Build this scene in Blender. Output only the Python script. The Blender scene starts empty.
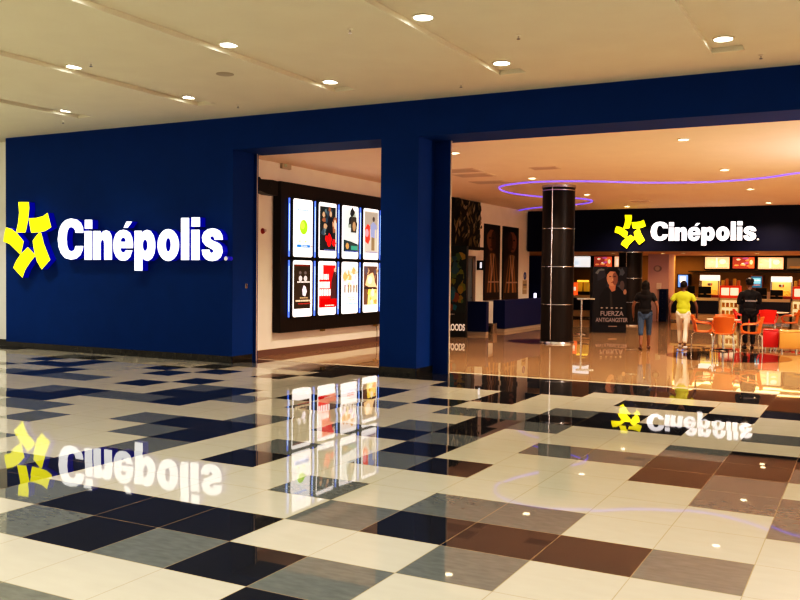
import bpy, bmesh, math, random
from mathutils import Vector, Matrix
random.seed(7)
PI=math.pi
sc=bpy.context.scene; COL=sc.collection
# ------------------------------------------------------------------ camera
FW=Vector((-0.469327,0.88253,-0.02954)); R2=Vector((0.882715,0.469785,0.010745)); U2=Vector((-0.02336,0.021033,0.999506)); CH=1.71682; FPX=885.326
WP,LP,WS,SA,SP=235,850,.52,170,600   # lamp powers
CAMP=Vector((0,0,CH))
def ray(x,y): return FW+R2*((x-400)/FPX)-U2*((y-300)/FPX)
def onX(x,y,v): R=ray(x,y); return CAMP+R*(v/R.x)
def onY(x,y,v): R=ray(x,y); return CAMP+R*(v/R.y)
def onZ(x,y,v=0.0): R=ray(x,y); return CAMP+R*((v-CH)/R.z)
cd=bpy.data.cameras.new('camera'); cam=bpy.data.objects.new('camera',cd); COL.objects.link(cam)
cd.sensor_width=36; cd.lens=FPX/800*36; cd.clip_end=200
m=Matrix((R2.normalized(),U2.normalized(),-FW.normalized())).transposed().to_4x4(); m.translation=CAMP
cam.matrix_world=m; sc.camera=cam
# ------------------------------------------------------------------ materials
MATS={}
def mat(name,col,rough=.5,metal=0,emit=None,es=1.0,spec=.5,noise=0,nscale=20,alpha=1,trans=0,stretch=None):
    if name in MATS: return MATS[name]
    M=bpy.data.materials.new(name); M.use_nodes=True; nt=M.node_tree; b=nt.nodes['Principled BSDF']
    b.inputs['Base Color'].default_value=(*col,1); b.inputs['Roughness'].default_value=rough; b.inputs['Metallic'].default_value=metal
    b.inputs['Specular IOR Level'].default_value=spec
    if trans: b.inputs['Transmission Weight'].default_value=trans
    if emit: b.inputs['Emission Color'].default_value=(*emit,1); b.inputs['Emission Strength'].default_value=es
    if noise:
        tc=nt.nodes.new('ShaderNodeTexCoord'); n=nt.nodes.new('ShaderNodeTexNoise'); n.inputs['Scale'].default_value=nscale; n.inputs['Detail'].default_value=4
        mp=nt.nodes.new('ShaderNodeMapping'); nt.links.new(tc.outputs['Object'],mp.inputs['Vector']); nt.links.new(mp.outputs[0],n.inputs['Vector'])
        if stretch: mp.inputs['Scale'].default_value=stretch
        r=nt.nodes.new('ShaderNodeValToRGB'); r.color_ramp.elements[0].position=.3; r.color_ramp.elements[1].position=.7
        r.color_ramp.elements[0].color=(*[c*(1-noise) for c in col],1); r.color_ramp.elements[1].color=(*[min(1,c*(1+noise)) for c in col],1)
        nt.links.new(n.outputs['Fac'],r.inputs['Fac']); nt.links.new(r.outputs['Color'],b.inputs['Base Color'])
    MATS[name]=M; return M
def artmat(name,strength,rough=.3):
    M=bpy.data.materials.new(name); M.use_nodes=True; nt=M.node_tree; b=nt.nodes['Principled BSDF']
    a=nt.nodes.new('ShaderNodeAttribute'); a.attribute_name='Col'
    nt.links.new(a.outputs['Color'],b.inputs['Base Color']); b.inputs['Roughness'].default_value=rough; b.inputs['Specular IOR Level'].default_value=.15
    if strength: nt.links.new(a.outputs['Color'],b.inputs['Emission Color']); b.inputs['Emission Strength'].default_value=strength
    MATS[name]=M; return M
def lin(r,g,b): return tuple(((c/255)/12.92 if c/255<=.04045 else ((c/255+.055)/1.055)**2.4) for c in (r,g,b))
# ------------------------------------------------------------------ object helpers
def tag(o,label=None,cat=None,group=None,kind=None):
    if label: o['label']=label
    if cat: o['category']=cat
    if group: o['group']=group
    if kind: o['kind']=kind
    return o
def thing(name,label,cat,loc=(0,0,0),rz=0,group=None):
    o=bpy.data.objects.new(name,None); COL.objects.link(o); o.location=loc; o.rotation_euler=(0,0,rz); o.empty_display_size=.1
    return tag(o,label,cat,group)
def obj(name,bm,m,parent=None,smooth=False,loc=None):
    me=bpy.data.meshes.new(name); bmesh.ops.recalc_face_normals(bm,faces=bm.faces); bm.to_mesh(me); bm.free()
    for x in (m if isinstance(m,(list,tuple)) else [m]): me.materials.append(x)
    if smooth:
        for p in me.polygons: p.use_smooth=True
        try: me.set_sharp_from_angle(angle=math.radians(40))
        except Exception: pass
    o=bpy.data.objects.new(name,me); COL.objects.link(o)
    if parent is not None: o.parent=parent
    if loc: o.location=loc
    return o
def copy_tree(o,parent=None):
    c=o.copy(); COL.objects.link(c); c.parent=parent
    for ch in list(o.children): copy_tree(ch,c)
    return c
def B(): return bmesh.new()
def box(bm,x0,x1,y0,y1,z0,z1,bev=0,mi=0):
    vs=[bm.verts.new(p) for p in ((x0,y0,z0),(x1,y0,z0),(x1,y1,z0),(x0,y1,z0),(x0,y0,z1),(x1,y0,z1),(x1,y1,z1),(x0,y1,z1))]
    fs=[bm.faces.new([vs[i] for i in q]) for q in ((0,3,2,1),(4,5,6,7),(0,1,5,4),(1,2,6,5),(2,3,7,6),(3,0,4,7))]
    for f in fs: f.material_index=mi
    if bev:
        es=list({e for f in fs for e in f.edges}); bmesh.ops.bevel(bm,geom=es,offset=bev,segments=2,affect='EDGES',profile=.5)
    return bm
def tube(bm,pts,r,seg=10,cap=True,mi=0):
    pts=[Vector(p) for p in pts]; rs=r if isinstance(r,(list,tuple)) else [r]*len(pts); rings=[]
    prev=None
    for i,p in enumerate(pts):
        t=(pts[min(i+1,len(pts)-1)]-pts[max(i-1,0)]).normalized()
        if prev is None:
            u=t.orthogonal().normalized()
        else:
            u=(prev-t*prev.dot(t)).normalized()
        prev=u; v=t.cross(u)
        rings.append([bm.verts.new(p+(u*math.cos(2*PI*k/seg)+v*math.sin(2*PI*k/seg))*rs[i]) for k in range(seg)])
    for a,b in zip(rings,rings[1:]):
        for k in range(seg): bm.faces.new((a[k],a[(k+1)%seg],b[(k+1)%seg],b[k])).material_index=mi
    if cap:
        bm.faces.new(rings[0][::-1]).material_index=mi; bm.faces.new(rings[-1]).material_index=mi
    return bm
def lathe(bm,prof,c=(0,0,0),seg=32,mi=0):
    rings=[]
    for r,z in prof:
        if r<1e-5: rings.append([bm.verts.new((c[0],c[1],c[2]+z))])
        else: rings.append([bm.verts.new((c[0]+r*math.cos(2*PI*k/seg),c[1]+r*math.sin(2*PI*k/seg),c[2]+z)) for k in range(seg)])
    for a,b in zip(rings,rings[1:]):
        for k in range(seg):
            k2=(k+1)%seg
            if len(a)==1 and len(b)==1: continue
            if len(a)==1: f=bm.faces.new((a[0],b[k2],b[k]))
            elif len(b)==1: f=bm.faces.new((a[k],a[k2],b[0]))
            else: f=bm.faces.new((a[k],a[k2],b[k2],b[k]))
            f.material_index=mi
    return bm
def prism(bm,poly,fn,d0,d1,holes=(),mi=0,side_mi=None):
    """extrude a 2D outline with holes; fn(u,v,d)->3D"""
    tmp=bmesh.new(); 
    loops=[poly]+list(holes); 
    es=[]
    for lp in loops:
        vs=[tmp.verts.new((p[0],p[1],0)) for p in lp]
        for a,b in zip(vs,vs[1:]+vs[:1]): es.append(tmp.edges.new((a,b)))
    bmesh.ops.triangle_fill(tmp,edges=es,use_beauty=True,normal=(0,0,1))
    tmp.verts.index_update()
    fr=[bm.verts.new(fn(v.co.x,v.co.y,d1)) for v in tmp.verts]
    bk=[bm.verts.new(fn(v.co.x,v.co.y,d0)) for v in tmp.verts]
    for f in tmp.faces:
        ids=[v.index for v in f.verts]
        bm.faces.new([fr[i] for i in ids]).material_index=mi
        bm.faces.new([bk[i] for i in ids[::-1]]).material_index=mi if side_mi is None else side_mi
    for e in tmp.edges:
        if len(e.link_faces)==1:
            a,b=e.verts[0].index,e.verts[1].index
            bm.faces.new((fr[a],fr[b],bk[b],bk[a])).material_index=mi if side_mi is None else side_mi
    tmp.free(); return bm
def ell(cx,cy,rx,ry,n=24): return [(cx+rx*math.cos(2*PI*k/n),cy+ry*math.sin(2*PI*k/n)) for k in range(n)]
class Art:
    """coloured flat shapes printed on a surface: fn(u,v,d)->3D, u right 0..1, v up 0..1"""
    def __init__(s,fn,step=.0015): s.fn=fn; s.n=1; s.f=[]; s.step=step
    def poly(s,pts,col):
        pts=[(min(1,max(0,u)),min(1,max(0,v))) for u,v in pts]
        s.f.append(([s.fn(u,v,s.n*s.step) for u,v in pts],col)); s.n+=1
    def rect(s,u0,u1,v0,v1,col): s.poly([(u0,v0),(u1,v0),(u1,v1),(u0,v1)],col)
    def ell(s,cx,cy,rx,ry,col,n=18): s.poly(ell(cx,cy,rx,ry,n),col)
    def blobs(s,n,u0,u1,v0,v1,cols,r0,r1,seed=1):
        R=random.Random(seed)
        for _ in range(n):
            cx,cy=R.uniform(u0,u1),R.uniform(v0,v1); r=R.uniform(r0,r1); k=R.randint(5,8); ph=R.random()*6
            s.poly([(cx+r*R.uniform(.5,1.2)*math.cos(ph+2*PI*i/k),cy+.55*r*R.uniform(.5,1.3)*math.sin(ph+2*PI*i/k)) for i in range(k)],R.choice(cols))
    def lines(s,u0,u1,v,h,col,n,seed=2):
        R=random.Random(seed); x=u0
        while x<u1:
            w=R.uniform(.4,1)*(u1-u0)/n; s.rect(x,min(u1,x+w*.75),v,v+h,col); x+=w
    def build(s,name,m,parent):
        bm=bmesh.new(); L=bm.loops.layers.float_color.new('Col')
        for pts,c in s.f:
            try: f=bm.faces.new([bm.verts.new(p) for p in pts])
            except ValueError: continue
            for l in f.loops: l[L]=(*c,1)
        # orient outward consistently is not needed for flat prints
        me=bpy.data.meshes.new(name); bm.to_mesh(me); bm.free(); me.materials.append(m)
        o=bpy.data.objects.new(name,me); COL.objects.link(o); o.parent=parent; return o
def text_mesh(name,body,size,ext,m,parent,mw,bold=0,sx=1):
    c=bpy.data.curves.new(name,'FONT'); c.body=body; c.size=size; c.extrude=ext; c.offset=bold; c.align_x='CENTER'; c.align_y='CENTER'
    t=bpy.data.objects.new('tmp',c); COL.objects.link(t)
    dg=bpy.context.evaluated_depsgraph_get(); me=bpy.data.meshes.new_from_object(t.evaluated_get(dg))
    bpy.data.objects.remove(t); me.name=name; me.materials.clear(); me.materials.append(m)
    me.transform(mw@Matrix.Diagonal((sx,1,1,1)))
    o=bpy.data.objects.new(name,me); COL.objects.link(o)
    if parent: o.parent=parent
    return o
# ------------------------------------------------------------------ palette
M_blue=mat('blue_paint',(.0,.031,.20),.6,spec=.12,noise=.04,nscale=3)
M_bluedark=mat('navy_paint',(.006,.012,.06),.45)
M_ceil=mat('ceiling_paint',(.76,.73,.61),.8,noise=.02,nscale=2)
M_white=mat('white_wall_paint',(.9,.9,.86),.7,noise=.02,nscale=2)
M_lobceil=mat('lobby_ceiling_paint',(.86,.70,.56),.8,noise=.02,nscale=2)
M_cream=mat('cream_wall_paint',(.86,.80,.72),.7,noise=.03,nscale=2)
M_metal=mat('brushed_steel',(.6,.6,.6),.25,1)
M_chrome=mat('chrome',(.8,.8,.8),.12,1)
M_black=mat('black_plastic',(.006,.006,.007),.4,spec=.2)
M_dark=mat('dark_laminate',(.010,.007,.006),.4,spec=.2,noise=.35,nscale=14,stretch=(1,1,.05))
M_ocher=mat('ocher_wall_paint',(.25,.15,.04),.7,noise=.05,nscale=3)
M_glow_w=mat('lamp_glow',(1,1,1),.5,emit=(1,.9,.72),es=26)
M_glow_o=mat('warm_lamp_glow',(1,1,1),.5,emit=(1,.72,.42),es=14)
M_ring=mat('lamp_ring',(.8,.76,.66),.4)
M_base=mat('black_granite_base',(.018,.016,.013),.12,noise=.4,nscale=8)
ART=artmat('lit_print',.95); ARTD=artmat('matte_print',.0,.6); ARTM=artmat('menu_print',.75)
# ------------------------------------------------------------------ floors
T=.6; OX,OY=-1.1748,5.0407; YB=14.12
TM={}
def st(r,s):
    for k,v in s.items():
        for c in (v if isinstance(v,(list,tuple)) else [v]): TM[(c,r)]=k
ROWS={-5:{'G':[-5,-2],'B':[-3]},-4:{'G':[-5,-6,0],'B':[-2]},-3:{'B':[-3],'G':[-8]},-2:{'B':[-4,-6],'G':[-5,-7,-3]},-1:{'G':[-8,-2],'B':[-7,-6,-5,-9]},
0:{'G':[-10,-4,0],'B':[-9,-3,-2,-1]},1:{'B':[-9],'G':[-5,-3,-2,-12]},2:{'G':[-9,1],'B':[-7]},
3:{'G':[-13,-10,-7,-5,0,1],'B':[-9,-4]},4:{'G':[-15,-14,-11,0],'B':[-10,-9,-5,-1]},
5:{'G':[-17,-9,-7,-5,-3,-2,1],'B':[-16,-15,-6,-1,0]},6:{'G':[-16,-14,-13,-6,-1],'B':[-15,-12,-5,0,1]},
7:{'G':[-11,-9,-4],'B':[-13,-12,-5]},8:{'G':[-20,-18,-17,-13,-8,-6,-5,0,1],'B':[-19,-15,-12,-10,-4,-3,-2]},
9:{'B':[-22,-19,-14,-9,-7,-3],'G':[-4]},10:{'B':[-21,-20,-16,-9,-6,-1]},11:{'B':[-22,-20,-17,-15,-13,-6,-3,-2,0]},
12:{'B':[-21,-16,-12,-8,-7,-6,-5,0,1],'G':[-22]},13:{'B':list(range(-13,8))+[-27,-26],'G':[-16,-15,-14]},14:{'B':list(range(-18,8))}}
for r,s in ROWS.items(): st(r,s)
def tilemat(name,col,grout,noise,nscale):
    M=bpy.data.materials.new(name); M.use_nodes=True; nt=M.node_tree; b=nt.nodes['Principled BSDF']; N=nt.nodes.new; Lk=nt.links.new
    tc=N('ShaderNodeTexCoord'); ns=N('ShaderNodeTexNoise'); ns.inputs['Scale'].default_value=nscale; ns.inputs['Detail'].default_value=6
    mp=N('ShaderNodeMapping'); mp.inputs['Scale'].default_value=(1,3,1); Lk(tc.outputs['Object'],mp.inputs[0]); Lk(mp.outputs[0],ns.inputs['Vector'])
    rp=N('ShaderNodeValToRGB'); rp.color_ramp.elements[0].position=.3; rp.color_ramp.elements[1].position=.7
    rp.color_ramp.elements[0].color=(*[c*(1-noise) for c in col],1); rp.color_ramp.elements[1].color=(*[c*(1+noise) for c in col],1); Lk(ns.outputs['Fac'],rp.inputs[0])
    sx=N('ShaderNodeSeparateXYZ'); Lk(tc.outputs['UV'],sx.inputs[0])
    def mth(op,a,bv=None):
        m_=N('ShaderNodeMath'); m_.operation=op
        for i,x in enumerate((a,bv)):
            if x is None: continue
            if isinstance(x,(int,float)): m_.inputs[i].default_value=x
            else: Lk(x,m_.inputs[i])
        return m_.outputs[0]
    dx=mth('ABSOLUTE',mth('SUBTRACT',sx.outputs[0],.5)); dy=mth('ABSOLUTE',mth('SUBTRACT',sx.outputs[1],.5))
    g=mth('GREATER_THAN',mth('MAXIMUM',dx,dy),.4955)
    mx=N('ShaderNodeMix'); mx.data_type='RGBA'; Lk(g,mx.inputs[0]); Lk(rp.outputs[0],mx.inputs[6]); mx.inputs[7].default_value=(*grout,1)
    Lk(mx.outputs[2],b.inputs['Base Color']); b.inputs['Roughness'].default_value=.02; b.inputs['IOR'].default_value=1.52
    at=N('ShaderNodeAttribute'); at.attribute_name='tilt'; vn=N('ShaderNodeVectorMath'); vn.operation='NORMALIZE'; 
    n2=N('ShaderNodeTexNoise'); n2.inputs['Scale'].default_value=1.3; Lk(tc.outputs['Object'],n2.inputs['Vector'])
    v2=N('ShaderNodeVectorMath'); v2.operation='SUBTRACT'; Lk(n2.outputs['Color'],v2.inputs[0]); v2.inputs[1].default_value=(.5,.5,.5)
    v3=N('ShaderNodeVectorMath'); v3.operation='MULTIPLY'; Lk(v2.outputs[0],v3.inputs[0]); v3.inputs[1].default_value=(.0028,.0028,0)
    v4=N('ShaderNodeVectorMath'); v4.operation='ADD'; Lk(at.outputs['Vector'],v4.inputs[0]); Lk(v3.outputs[0],v4.inputs[1])
    Lk(v4.outputs[0],vn.inputs[0]); Lk(vn.outputs[0],b.inputs['Normal'])
    return M
F_W=tilemat('cream_polished_tile',(.50,.465,.385),(.36,.30,.21),.025,4)
F_G=tilemat('grey_polished_tile',(.125,.135,.135),(.3,.24,.15),.12,9)
F_B=tilemat('black_polished_tile',(.018,.018,.021),(.28,.20,.12),.2,9)
F_L=tilemat('lobby_tan_tile',(.27,.175,.095),(.3,.2,.12),.06,3)
def tiles(name,x0,x1,y0,y1,fn,mats,size=T,ox=OX,oy=OY,tiltamp=.0022):
    bm=bmesh.new(); uv=bm.loops.layers.uv.new('UVMap'); tl=bm.loops.layers.float_color.new('tilt')
    for c in range(math.floor((x0-ox)/size),math.ceil((x1-ox)/size)):
        for r in range(math.floor((y0-oy)/size),math.ceil((y1-oy)/size)):
            a,b_=ox+c*size,ox+(c+1)*size; p,q=oy+r*size,oy+(r+1)*size
            A,B_,P,Q=max(a,x0),min(b_,x1),max(p,y0),min(q,y1)
            if B_-A<1e-4 or Q-P<1e-4: continue
            f=bm.faces.new([bm.verts.new(v) for v in ((A,P,0),(B_,P,0),(B_,Q,0),(A,Q,0))]); f.material_index=fn(c,r)
            t=(random.gauss(0,tiltamp),random.gauss(0,tiltamp),1,1)
            for l in f.loops:
                l[uv].uv=((l.vert.co.x-a)/size,(l.vert.co.y-p)/size); l[tl]=t
    me=bpy.data.meshes.new(name); bm.to_mesh(me); bm.free()
    for m_ in mats: me.materials.append(m_)
    o=bpy.data.objects.new(name,me); COL.objects.link(o); return tag(o,kind='structure')
H=lambda c,r: random.Random(c*7919+r*104729).random()
def tf(c,r):
    if (c,r) in TM: return {'G':1,'B':2}[TM[(c,r)]]
    if r<-5 or c>1 and r<13 or c<-22 and r<11 and False:
        h=H(c,r); return 2 if h<.2 else (1 if h<.4 else 0)
    return 0
tiles('floor',-26,9,-10,YB,tf,[F_W,F_G,F_B])
tiles('floor_lobby',-14.3,9,YB,38.5,lambda c,r:0,[F_L],tiltamp=.0012)
o=obj('trim_1',box(B(),-10.8,8,YB-.012,YB+.02,-.01,.004),mat('pale_threshold',(.6,.5,.38),.25)); tag(o,kind='structure')
bm=box(B(),-26,9,-10,39,-.25,-.02); tag(obj('floor_slab',bm,M_base),kind='structure')
# ------------------------------------------------------------------ mall ceiling with light troughs
HC=4.6
TX=[-18.8,-15.95,-13.15,-10.22,-7.41,-4.6,-1.68,1.2,4.05,6.9]; TW=.2; TE=12.02; TD=.065  # leftmost trough is out of view, added to brighten the white wall
bm=B(); x=-26
for t in TX:
    box(bm,x,t-TW,-10,TE,HC,HC+.3); x=t+TW
box(bm,x,9,-10,TE,HC,HC+.3); box(bm,-26,9,TE,14.2,HC,HC+.3)
for t in TX: box(bm,t-TW-.02,t+TW+.02,-10,TE+.02,HC+TD,HC+.3)
tag(obj('ceiling',bm,M_ceil),kind='structure')
def downlight(loc,glow,label,grp,r=.11,power=60,col=(1,.93,.76),blend=.6,ang=130):
    t=thing('ceiling_downlight',label,'ceiling light',loc,0,grp)
    obj('trim_ring',lathe(B(),[(r*1.22,.0),(r*1.25,-.012),(r*1.0,-.018),(r*.98,-.004)],seg=24),M_ring,t,True)
    obj('lamp_lens',lathe(B(),[(r,-.004),(r*.6,-.012),(0,-.014)],seg=24),glow,t,True)
    L=bpy.data.lights.new('downlight_beam','SPOT'); L.energy=power; L.color=col; L.spot_size=math.radians(ang); L.spot_blend=blend; L.shadow_soft_size=.08
    lo=bpy.data.objects.new('downlight_beam',L); COL.objects.link(lo); lo.parent=t; lo.location=(0,0,-.03)
    return t
POS={-13.15:'fourth trough left',-10.22:'x'}
names={-18.8:'added trough brightening the white wall',-15.95:'outermost left trough',-13.15:'short trough at far left',-10.22:'second trough from left',-7.41:'middle ceiling trough',-4.6:'trough above the square column',-1.68:'rightmost ceiling trough',1.2:'trough beyond the right edge',4.05:'far right ceiling trough',6.9:'last ceiling trough on the right'}
for t in TX:
    for y in (11.58,9.14,6.8,4.35,1.9,-.6,-4,-7):
        where='nearest the blue wall' if y>11 else ('second from the blue wall' if y>8 else 'further back')
        vis=y>8 and t in (-13.15,-10.22,-7.41,-4.6,-1.68)
        if t in (1.2,4.05,6.9,-15.95,-18.8) and y<8 and (int(y)%2): continue
        downlight((t,y,HC+TD),M_glow_w,f'round downlight in the {names[t]}, {where}','mall ceiling downlights',power=WP*{11.58:.55,9.14:.42,6.8:.65,4.35:1.5,1.9:1.8}.get(y,1.0)*(2.5 if t<-15 else 1),blend=.85,ang=110)
def sprinkler(p,label):
    t=thing('sprinkler_head',label,'sprinkler',p); obj('escutcheon',lathe(B(),[(0,0),(.035,0),(.03,-.012),(0,-.014)],seg=16),M_ring,t,True)
    obj('nozzle',lathe(B(),[(.01,-.012),(.01,-.04),(.022,-.045),(.022,-.05),(0,-.05)],seg=12),M_metal,t,True)
for q,l in (((350,29),'small metal sprinkler head on the ceiling between middle troughs, near top edge'),((91,63),'small sprinkler head just right of the second trough light at the left'),((238,105),'small sprinkler head near the blue wall left of the first opening'),((63,121),'small sprinkler head in the far left corner of the ceiling'),((518.5,35),'small sprinkler head between the two right troughs'),((461,84),'small sprinkler head near the blue header above the square column'),((761,55),'small sprinkler head right of the rightmost trough')):
    p=onZ(*q,HC); sprinkler(p,l)
p=onZ(225,74,HC); o=obj('ceiling_speaker',lathe(B(),[(0,-.012),(.1,-.014),(.13,-.006),(.13,0)],seg=24),mat('speaker_grille',(.45,.4,.3),.6),None,True,p); tag(o,'flat round speaker grille on the cream ceiling beside the middle trough','ceiling speaker')
# ------------------------------------------------------------------ facade
YF=13.17; XL,XA,XC0,XC1=-16.86,-10.565,-7.395,-6.685; HS=4.0
bm=B()
box(bm,XL,XA,YF,YF+.66,0.0,HC); box(bm,XA,8,YF,YF+.9,HS,HC)
box(bm,XA-.3,XA+.06,YF+.66,YF+.7,0,HC)
tag(obj('wall_front',bm,M_blue),kind='structure')
bm=B(); box(bm,XC0,XC1,YF,YF+.64,0,HS); box(bm,XC0+.0,XC1+.29,YF+.64,YF+.70,0,HS)
tag(obj('wall_column',bm,M_blue),kind='structure')
bm=box(B(),XC1+.29,XC1+.31,YF+.64,YF+.66,0,HS); tag(obj('trim_2',bm,mat('pale_edge_trim',(.75,.6,.48),.4)),kind='structure')
box(bm:=B(),XA+.058,XA+.064,YF+.655,YF+.67,0,HS); tag(obj('trim_3',bm,MATS['pale_edge_trim']),kind='structure')
def baseb(name,segs):
    bm=B()
    for (x0,y0,x1,y1) in segs:
        d=Vector((x1-x0,y1-y0,0)); L=d.length; n=max(1,round(L/.45)); d/=L; nr=Vector((d.y,-d.x,0))
        for i in range(n):
            a=Vector((x0,y0,0))+d*(L*i/n+.003); b=Vector((x0,y0,0))+d*(L*(i+1)/n-.003)
            q=[a,b,b-nr*-.016,a-nr*-.016]
            v=[bm.verts.new((p.x,p.y,z)) for z in (0,.135) for p in q]
            for f in ((0,1,2,3),(4,5,6,7),(0,1,5,4),(1,2,6,5),(2,3,7,6),(3,0,4,7)): bm.faces.new([v[k] for k in f])
    tag(obj(name,bm,M_base),kind='structure')
baseb('baseboard_front',[(XL,YF,XA,YF),(XA,YF,XA,YF+.6)])
baseb('baseboard_column',[(XC0,YF,XC1,YF),(XC1,YF,XC1,YF+.6)])
# white wall at far left
bm=box(B(),-26,XL,YF+.35,YF+.7,0,HC); tag(obj('wall_left',bm,M_white),kind='structure')
baseb('baseboard_left',[(-26,YF+.35,XL,YF+.35)])
# small strike plate in the reveal
p=onX(246,286,XA); o=obj('lock_plate',box(B(),XA,XA+.012,p.y-.03,p.y+.03,p.z-.05,p.z+.05,.004),M_metal); tag(o,'small metal lock plate on the side of the blue wall opening','lock plate')
# ------------------------------------------------------------------ sign lettering
G={}
def z50(pts): return [(50+x/8,200+y/8) for x,y in pts]
def z140(pts): return [(140+x/8,200+y/8) for x,y in pts]
def zst(pts): return [(x/6.67,195+y/6.67) for x,y in pts]
SIGN=[]
def gl(name,o,holes=()): SIGN.append((name,o,holes))
gl('letter_c',[z50([(268,262),(264,218),(248,184),(217,158),(168,148),(122,161),(90,195),(70,245),(62,313),(69,378),(88,428),(120,464),(168,478),(212,468),(243,442),(260,405),(267,368),(203,368),(198,392),(187,406),(168,411),(150,400),(138,365),(133,313),(138,258),(150,226),(168,215),(187,222),(199,240),(204,262)])])
gl('letter_i',[z50([(278,158),(338,158),(338,230),(278,230)]),z50([(276,248),(337,248),(337,478),(276,478)])])
gl('letter_n',[z50([(346,248),(405,248),(408,268),(425,250),(450,242),(475,251),(490,278),(496,320),(496,478),(433,478),(433,345),(430,326),(420,318),(410,326),(406,345),(406,478),(346,478)])])
gl('letter_e',[z50([(664,385),(665,350),(658,300),(640,262),(612,243),(585,238),(555,245),(528,268),(511,310),(505,362),(511,415),(528,455),(555,480),(585,487),(615,481),(642,455),(660,402),(605,402),(600,415),(585,420),(570,412),(564,385)]),z50([(588,222),(612,172),(658,172),(622,222)])],[z50([(566,334),(568,315),(576,303),(586,300),(597,304),(604,316),(606,334)])])
gl('letter_p',[z50([(676,246),(735,246),(738,262),(755,245),(778,238),(808,250),(830,285),(842,335),(843,380),(835,430),(815,468),(785,487),(760,482),(740,465),(740,565),(676,565)])],[z50(ell(761,362,19,46,16))])
gl('letter_o',[z140(ell(226,360,87,128,32))],[z140(ell(226,358,20,55,16))])
gl('letter_l',[z140([(328,143),(393,143),(393,480),(328,480)])])
gl('letter_i',[z140([(412,138),(480,138),(480,213),(412,213)]),z140([(410,238),(477,238),(477,480),(410,480)])])
gl('letter_s',[z140([(662,318),(658,280),(640,248),(610,231),(578,226),(540,234),(510,258),(495,295),(500,335),(525,365),(560,385),(582,398),(589,410),(575,425),(562,418),(555,397),(494,397),(500,440),(520,470),(550,485),(580,489),(620,480),(648,455),(662,415),(655,370),(630,345),(590,328),(567,315),(562,300),(575,288),(590,295),(596,318)])])
gl('registered_mark',[z140(ell(687,468,14,17,14))])
STAR=[[(122,47),(192,47),(195,90),(187,170),(170,250),(106,250),(120,190),(128,120)],[(192,155),(240,153),(285,142),(318,118),(342,215),(302,240),(260,249),(208,252),(198,200)],[(262,250),(275,252),(293,325),(335,432),(278,497),(245,440),(225,360),(218,305),(240,275)],[(185,347),(238,402),(200,450),(168,500),(150,552),(88,485),(107,440),(140,392)],[(40,215),(80,228),(120,262),(158,310),(138,400),(100,362),(62,325),(22,310),(28,260)]]
YS=YF-.16
def toplane(pts):   # picture trace -> flat sign design in metres
    r=[onY(x,y,YS) for x,y in pts]; return [(p.x,p.z) for p in r]
M_letw=mat('white_letter_face',(.9,.9,.95),.4,emit=(.93,.95,1),es=1.3)
M_lety=mat('yellow_star_face',(.9,.85,.0),.4,emit=(1,.95,.0),es=1.0)
M_ret=mat('blue_letter_return',(.0,.0,.5),.4,emit=(.0,.0,.8),es=.22)
M_reg=mat('grey_mark_face',(.5,.5,.45),.5,emit=(.7,.66,.6),es=.6)
def sign(label,cx,cz,ax,az,s,yf,depth,side,ss=1,su=0):
    t=thing('illuminated_sign',label,'sign',(ax,yf+depth,az))
    for nm,outs,holes in SIGN:
        bm=B()
        for i,o_ in enumerate(outs):
            P=toplane(o_); Hh=[toplane(h) for h in holes] if i==0 else []
            fn=lambda u,v,d:((u-cx)*s,-depth-d+ .0,(v-cz)*s)
            prism(bm,P,lambda u,v,d:((u-cx)*s,-d,(v-cz)*s),0.0,depth,Hh,0,1)
        o_=obj(nm,bm,[M_letw if nm!='registered_mark' else M_reg,side],t)
    sc_=toplane([(27,240)])[0]
    for q in STAR:
        obj('star_point',prism(B(),[(sc_[0]+su+(a_-sc_[0])*ss,sc_[1]+(b_-sc_[1])*ss) for a_,b_ in toplane(zst(q))],lambda u,v,d:((u-cx)*s,-d,(v-cz)*s),0.0,depth,(),0,1),[M_lety,side],t,)['label']='yellow curved star point'
    return t
# anchor = left foot of the big C
c0=toplane([(57.75,259.75),(222.75,240)]); cx,cz=c0[0]; wid=c0[1][0]-cx
sign('large lit star and white letter sign on the blue mall wall',cx,cz,cx,cz,1,YF-.16,.155,M_ret)
YFA=30.2
a=onY(650.5,241,YFA-.06); b=onY(756,240,YFA-.06)
sign('smaller lit star and letter sign on the dark band over the food counter',cx,cz,a.x,a.z,(b.x-a.x)/wid,YFA-.06,.055,mat('dark_return',(.01,.01,.05),.5),.93,.03)
# ------------------------------------------------------------------ lobby shell
XW=-10.96; HL=4.0
tag(obj('wall_lobby_left',box(B(),XW-.3,XW,YF+.66,30.55,0,HC),M_cream),kind='structure')
tag(obj('baseboard_lobby',box(B(),XW,XW+.015,YF+.9,24.5,0,.13),mat('brown_baseboard',(.16,.09,.07),.3)),kind='structure')
tag(obj('ceiling_lobby',box(B(),XW,9,YF+.9,YFA,HL,HL+.3),M_lobceil),kind='structure')
zb=onY(700,251,YFA).z
tag(obj('wall_fascia',box(B(),XW+.05,9,YFA,YFA+.3,zb,HL),mat('fascia_navy',(.002,.003,.016),.5,spec=.1)),kind='structure')
tag(obj('ceiling_serving_area',box(B(),-14.3,9,YFA+.3,38.5,zb+.02,zb+.3),mat('serving_ceiling_paint',(.75,.48,.22),.7)),kind='structure')
YBK=37.9
tag(obj('wall_serving_left',box(B(),-14.6,-14.3,30.2,38.5,0,zb+.3),M_ocher),kind='structure')
tag(obj('wall_return_left',box(B(),-14.3,XW-.3,30.2,30.5,0,zb+.3),M_ocher),kind='structure')
tag(obj('wall_back',box(B(),-14.3,9,YBK,YBK+.3,0,zb+.3),M_ocher),kind='structure')
tag(obj('wall_right',box(B(),8.7,9,YF+.9,38.5,0,HC),M_cream),kind='structure')
LBL={0:'nearest the blue header',1:'second from the blue header',2:'third from the blue header',3:'fourth, just before the dark band'}
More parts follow.
